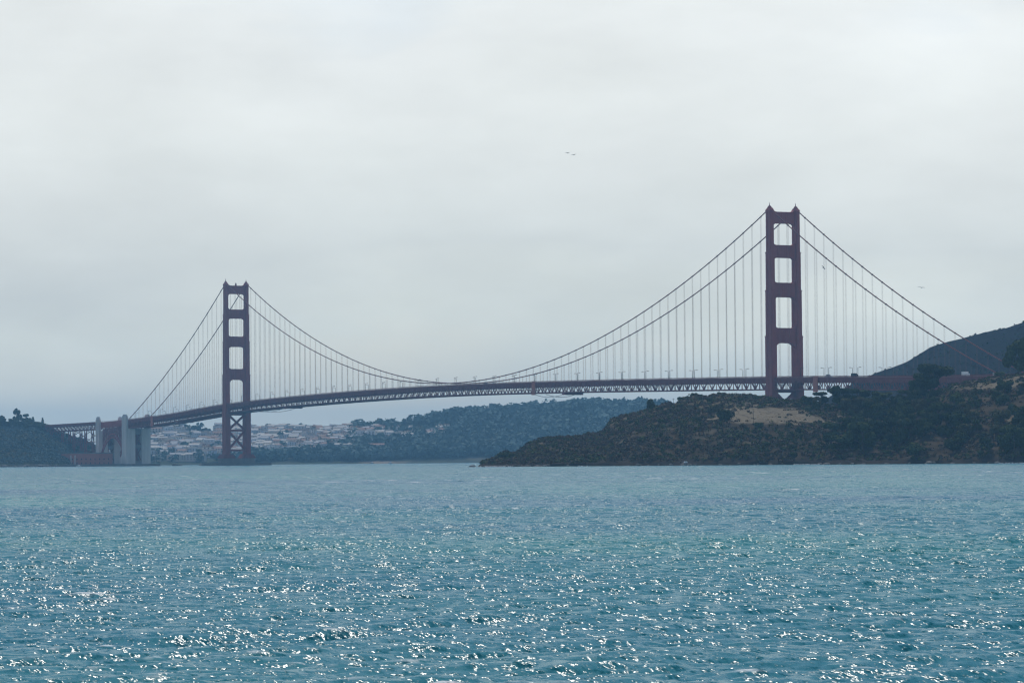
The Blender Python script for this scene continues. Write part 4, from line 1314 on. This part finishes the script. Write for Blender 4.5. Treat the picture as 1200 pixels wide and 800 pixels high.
def boat(px, dist, L, label, hull):
    p = at_dist(px, 545, dist)
    o = empty('motor_boat', (p[0], p[1], 0), face+1.2); tag(o, label, 'boat')
    mb = MB()
    v = [(-L/2, -L*.16, .9), (L*.2, -L*.17, 1.0), (L/2, 0, 1.25), (L*.2, L*.17, 1.0), (-L/2, L*.16, .9), (-L/2, -L*.12, -.3), (L*.15, -L*.12, -.3), (L*.4, 0, -.3), (L*.15, L*.12, -.3), (-L/2, L*.12, -.3)]
    mb.add(v, [(0, 1, 6, 5), (1, 2, 7, 6), (2, 3, 8, 7), (3, 4, 9, 8), (4, 0, 5, 9), (0, 4, 3, 2, 1), (5, 6, 7, 8, 9)]); mb.build('hull', hull, o)
    mb = MB(); mb.prism([(-L*.2, 1.0), (L*.18, 1.0), (L*.08, 2.3), (-L*.18, 2.4)], 'y', -L*.11, L*.11); mb.build('cabin', M['white_paint'], o)
    mb = MB(); mb.tube([(-L*.05, 0, 2.3), (-L*.05, 0, 4.0)], .06, 5); mb.build('mast', M['grey_paint'], o)
boat(92.5, 4150, 7.5, 'small white boat below the brick fort', M['white_paint'])
boat(436, 5120, 8, 'tiny dark boat off the pale beach', M['glass_dark'])
boat(457.5, 5120, 8, 'tiny dark boat right of the other by the far beach', M['grey_paint'])

def gull(px, py, dist, span, bank, heading, label):
    P = at_dist(px, py, dist)
    o = empty('gull', P); o.rotation_euler = (bank, 0.1, heading); tag(o, label, 'bird', 'gulls in flight')
    mb = MB()
    L = span*.42
    prof = [(-.5, .02), (-.38, .07), (-.15, .115), (.1, .11), (.27, .065), (.36, .075), (.44, .06), (.5, .015)]
    mb.tube([(x*L, 0, .02*L*math.sin(x*5)) for x, r in prof], [r*L for x, r in prof], 8)
    mb.add([(-.45*L, -.05*L, 0), (-.45*L, .05*L, 0), (-.68*L, .13*L, .01), (-.68*L, -.13*L, .01), (-.45*L, 0, .04*L)], [(0, 1, 2, 3), (0, 3, 4), (1, 4, 2), (3, 2, 4)])
    h = span/2
    for s in (-1, 1):
        v = [(.16*L, 0, .05), (.24*L, s*h*.42, h*.20), (.05*L, s*h*.78, h*.17), (-.22*L, s*h, h*.10), (-.12*L, s*h*.70, h*.13), (-.10*L, s*h*.40, h*.16), (-.16*L, 0, .04)]
        lo = [(x, y, z-.025) for x, y, z in v]
        mb.add(v+lo, [(0, 1, 5, 6), (1, 2, 4, 5), (2, 3, 4), (13, 12, 8, 7), (12, 11, 9, 8), (11, 10, 9)]+[(i, (i+1) % 7, 7+(i+1) % 7, 7+i) for i in range(7)], 1)
    mb.build('body', [M['gull_white'], M['gull_grey']], o)
    mb = MB(); mb.tube([(.5*L, 0, .02*L), (.58*L, 0, 0)], [.02*L, .004*L], 5); mb.build('beak', M['beak'], o)
gull(665, 179.5, 420, .9, .1, YAW+1.4, 'gull high in the grey sky, left one of the close pair')
gull(672.5, 181.6, 420, .9, -.05, YAW+1.5, 'gull high in the grey sky, right one of the close pair')
gull(965, 314, 400, .9, .7, YAW+1.2, 'banking gull just right of the near tower')
gull(1080, 337, 380, .9, .15, YAW+1.7, 'gull gliding in the sky right of the bridge cables')

# white wash where the swell meets the rocks
def surf(px0, px1, dist_off, label):
    g = np.random.default_rng(int(px0)); mb = MB()
    for px in np.arange(px0, px1, 1.2):
        if g.random() < .25: continue
        d = float(np.interp(px, *zip(*DS)))+dist_off+g.uniform(-2, 1)
        p = at_dist(px, 545, d); q = at_dist(px+g.uniform(1, 2.6), 545, d+g.uniform(-.8, .8))
        mb.tube([(p[0], p[1], 0), ((p[0]+q[0])/2, (p[1]+q[1])/2, g.uniform(.05, .25)), (q[0], q[1], 0)], [.1, g.uniform(.2, .45), .1], 6)
    tag(mb.build('surf', M['foam'], None, True), label, 'surf', kind='stuff')
M['foam'] = material('foam', (.8, .82, .82), .8, .2)
surf(1166, 1230, -3, 'white wash along the foot of the headland at the right edge')
surf(678, 688, -5, 'small white wash at the foot of the low headland')
surf(930, 960, -2, 'thin white wash below the wooded slope')
surf(560, 600, -3, 'thin white wash along the low left tip of the headland')

# ------------------------------------------------------------------ haze
mb = MB()
mb.box(-11500, 4400, -9500, 11500, -3.6, 262)
hz = mb.build('haze', bpy.data.materials.new('haze_air'))
tag(hz, 'thin blue sea haze filling the air over the strait', 'haze', kind='stuff')
hm = hz.data.materials[0]; hm.use_nodes = True
hn = hm.node_tree
for n_ in list(hn.nodes): hn.nodes.remove(n_)
ho = hn.nodes.new('ShaderNodeOutputMaterial'); hv = hn.nodes.new('ShaderNodeVolumePrincipled')
hv.inputs['Color'].default_value = (*HAZE_COLOR, 1)
hv.inputs['Density'].default_value = HAZE_DENSITY
hv.inputs['Anisotropy'].default_value = 0.0
hn.links.new(hv.outputs[0], ho.inputs['Volume'])
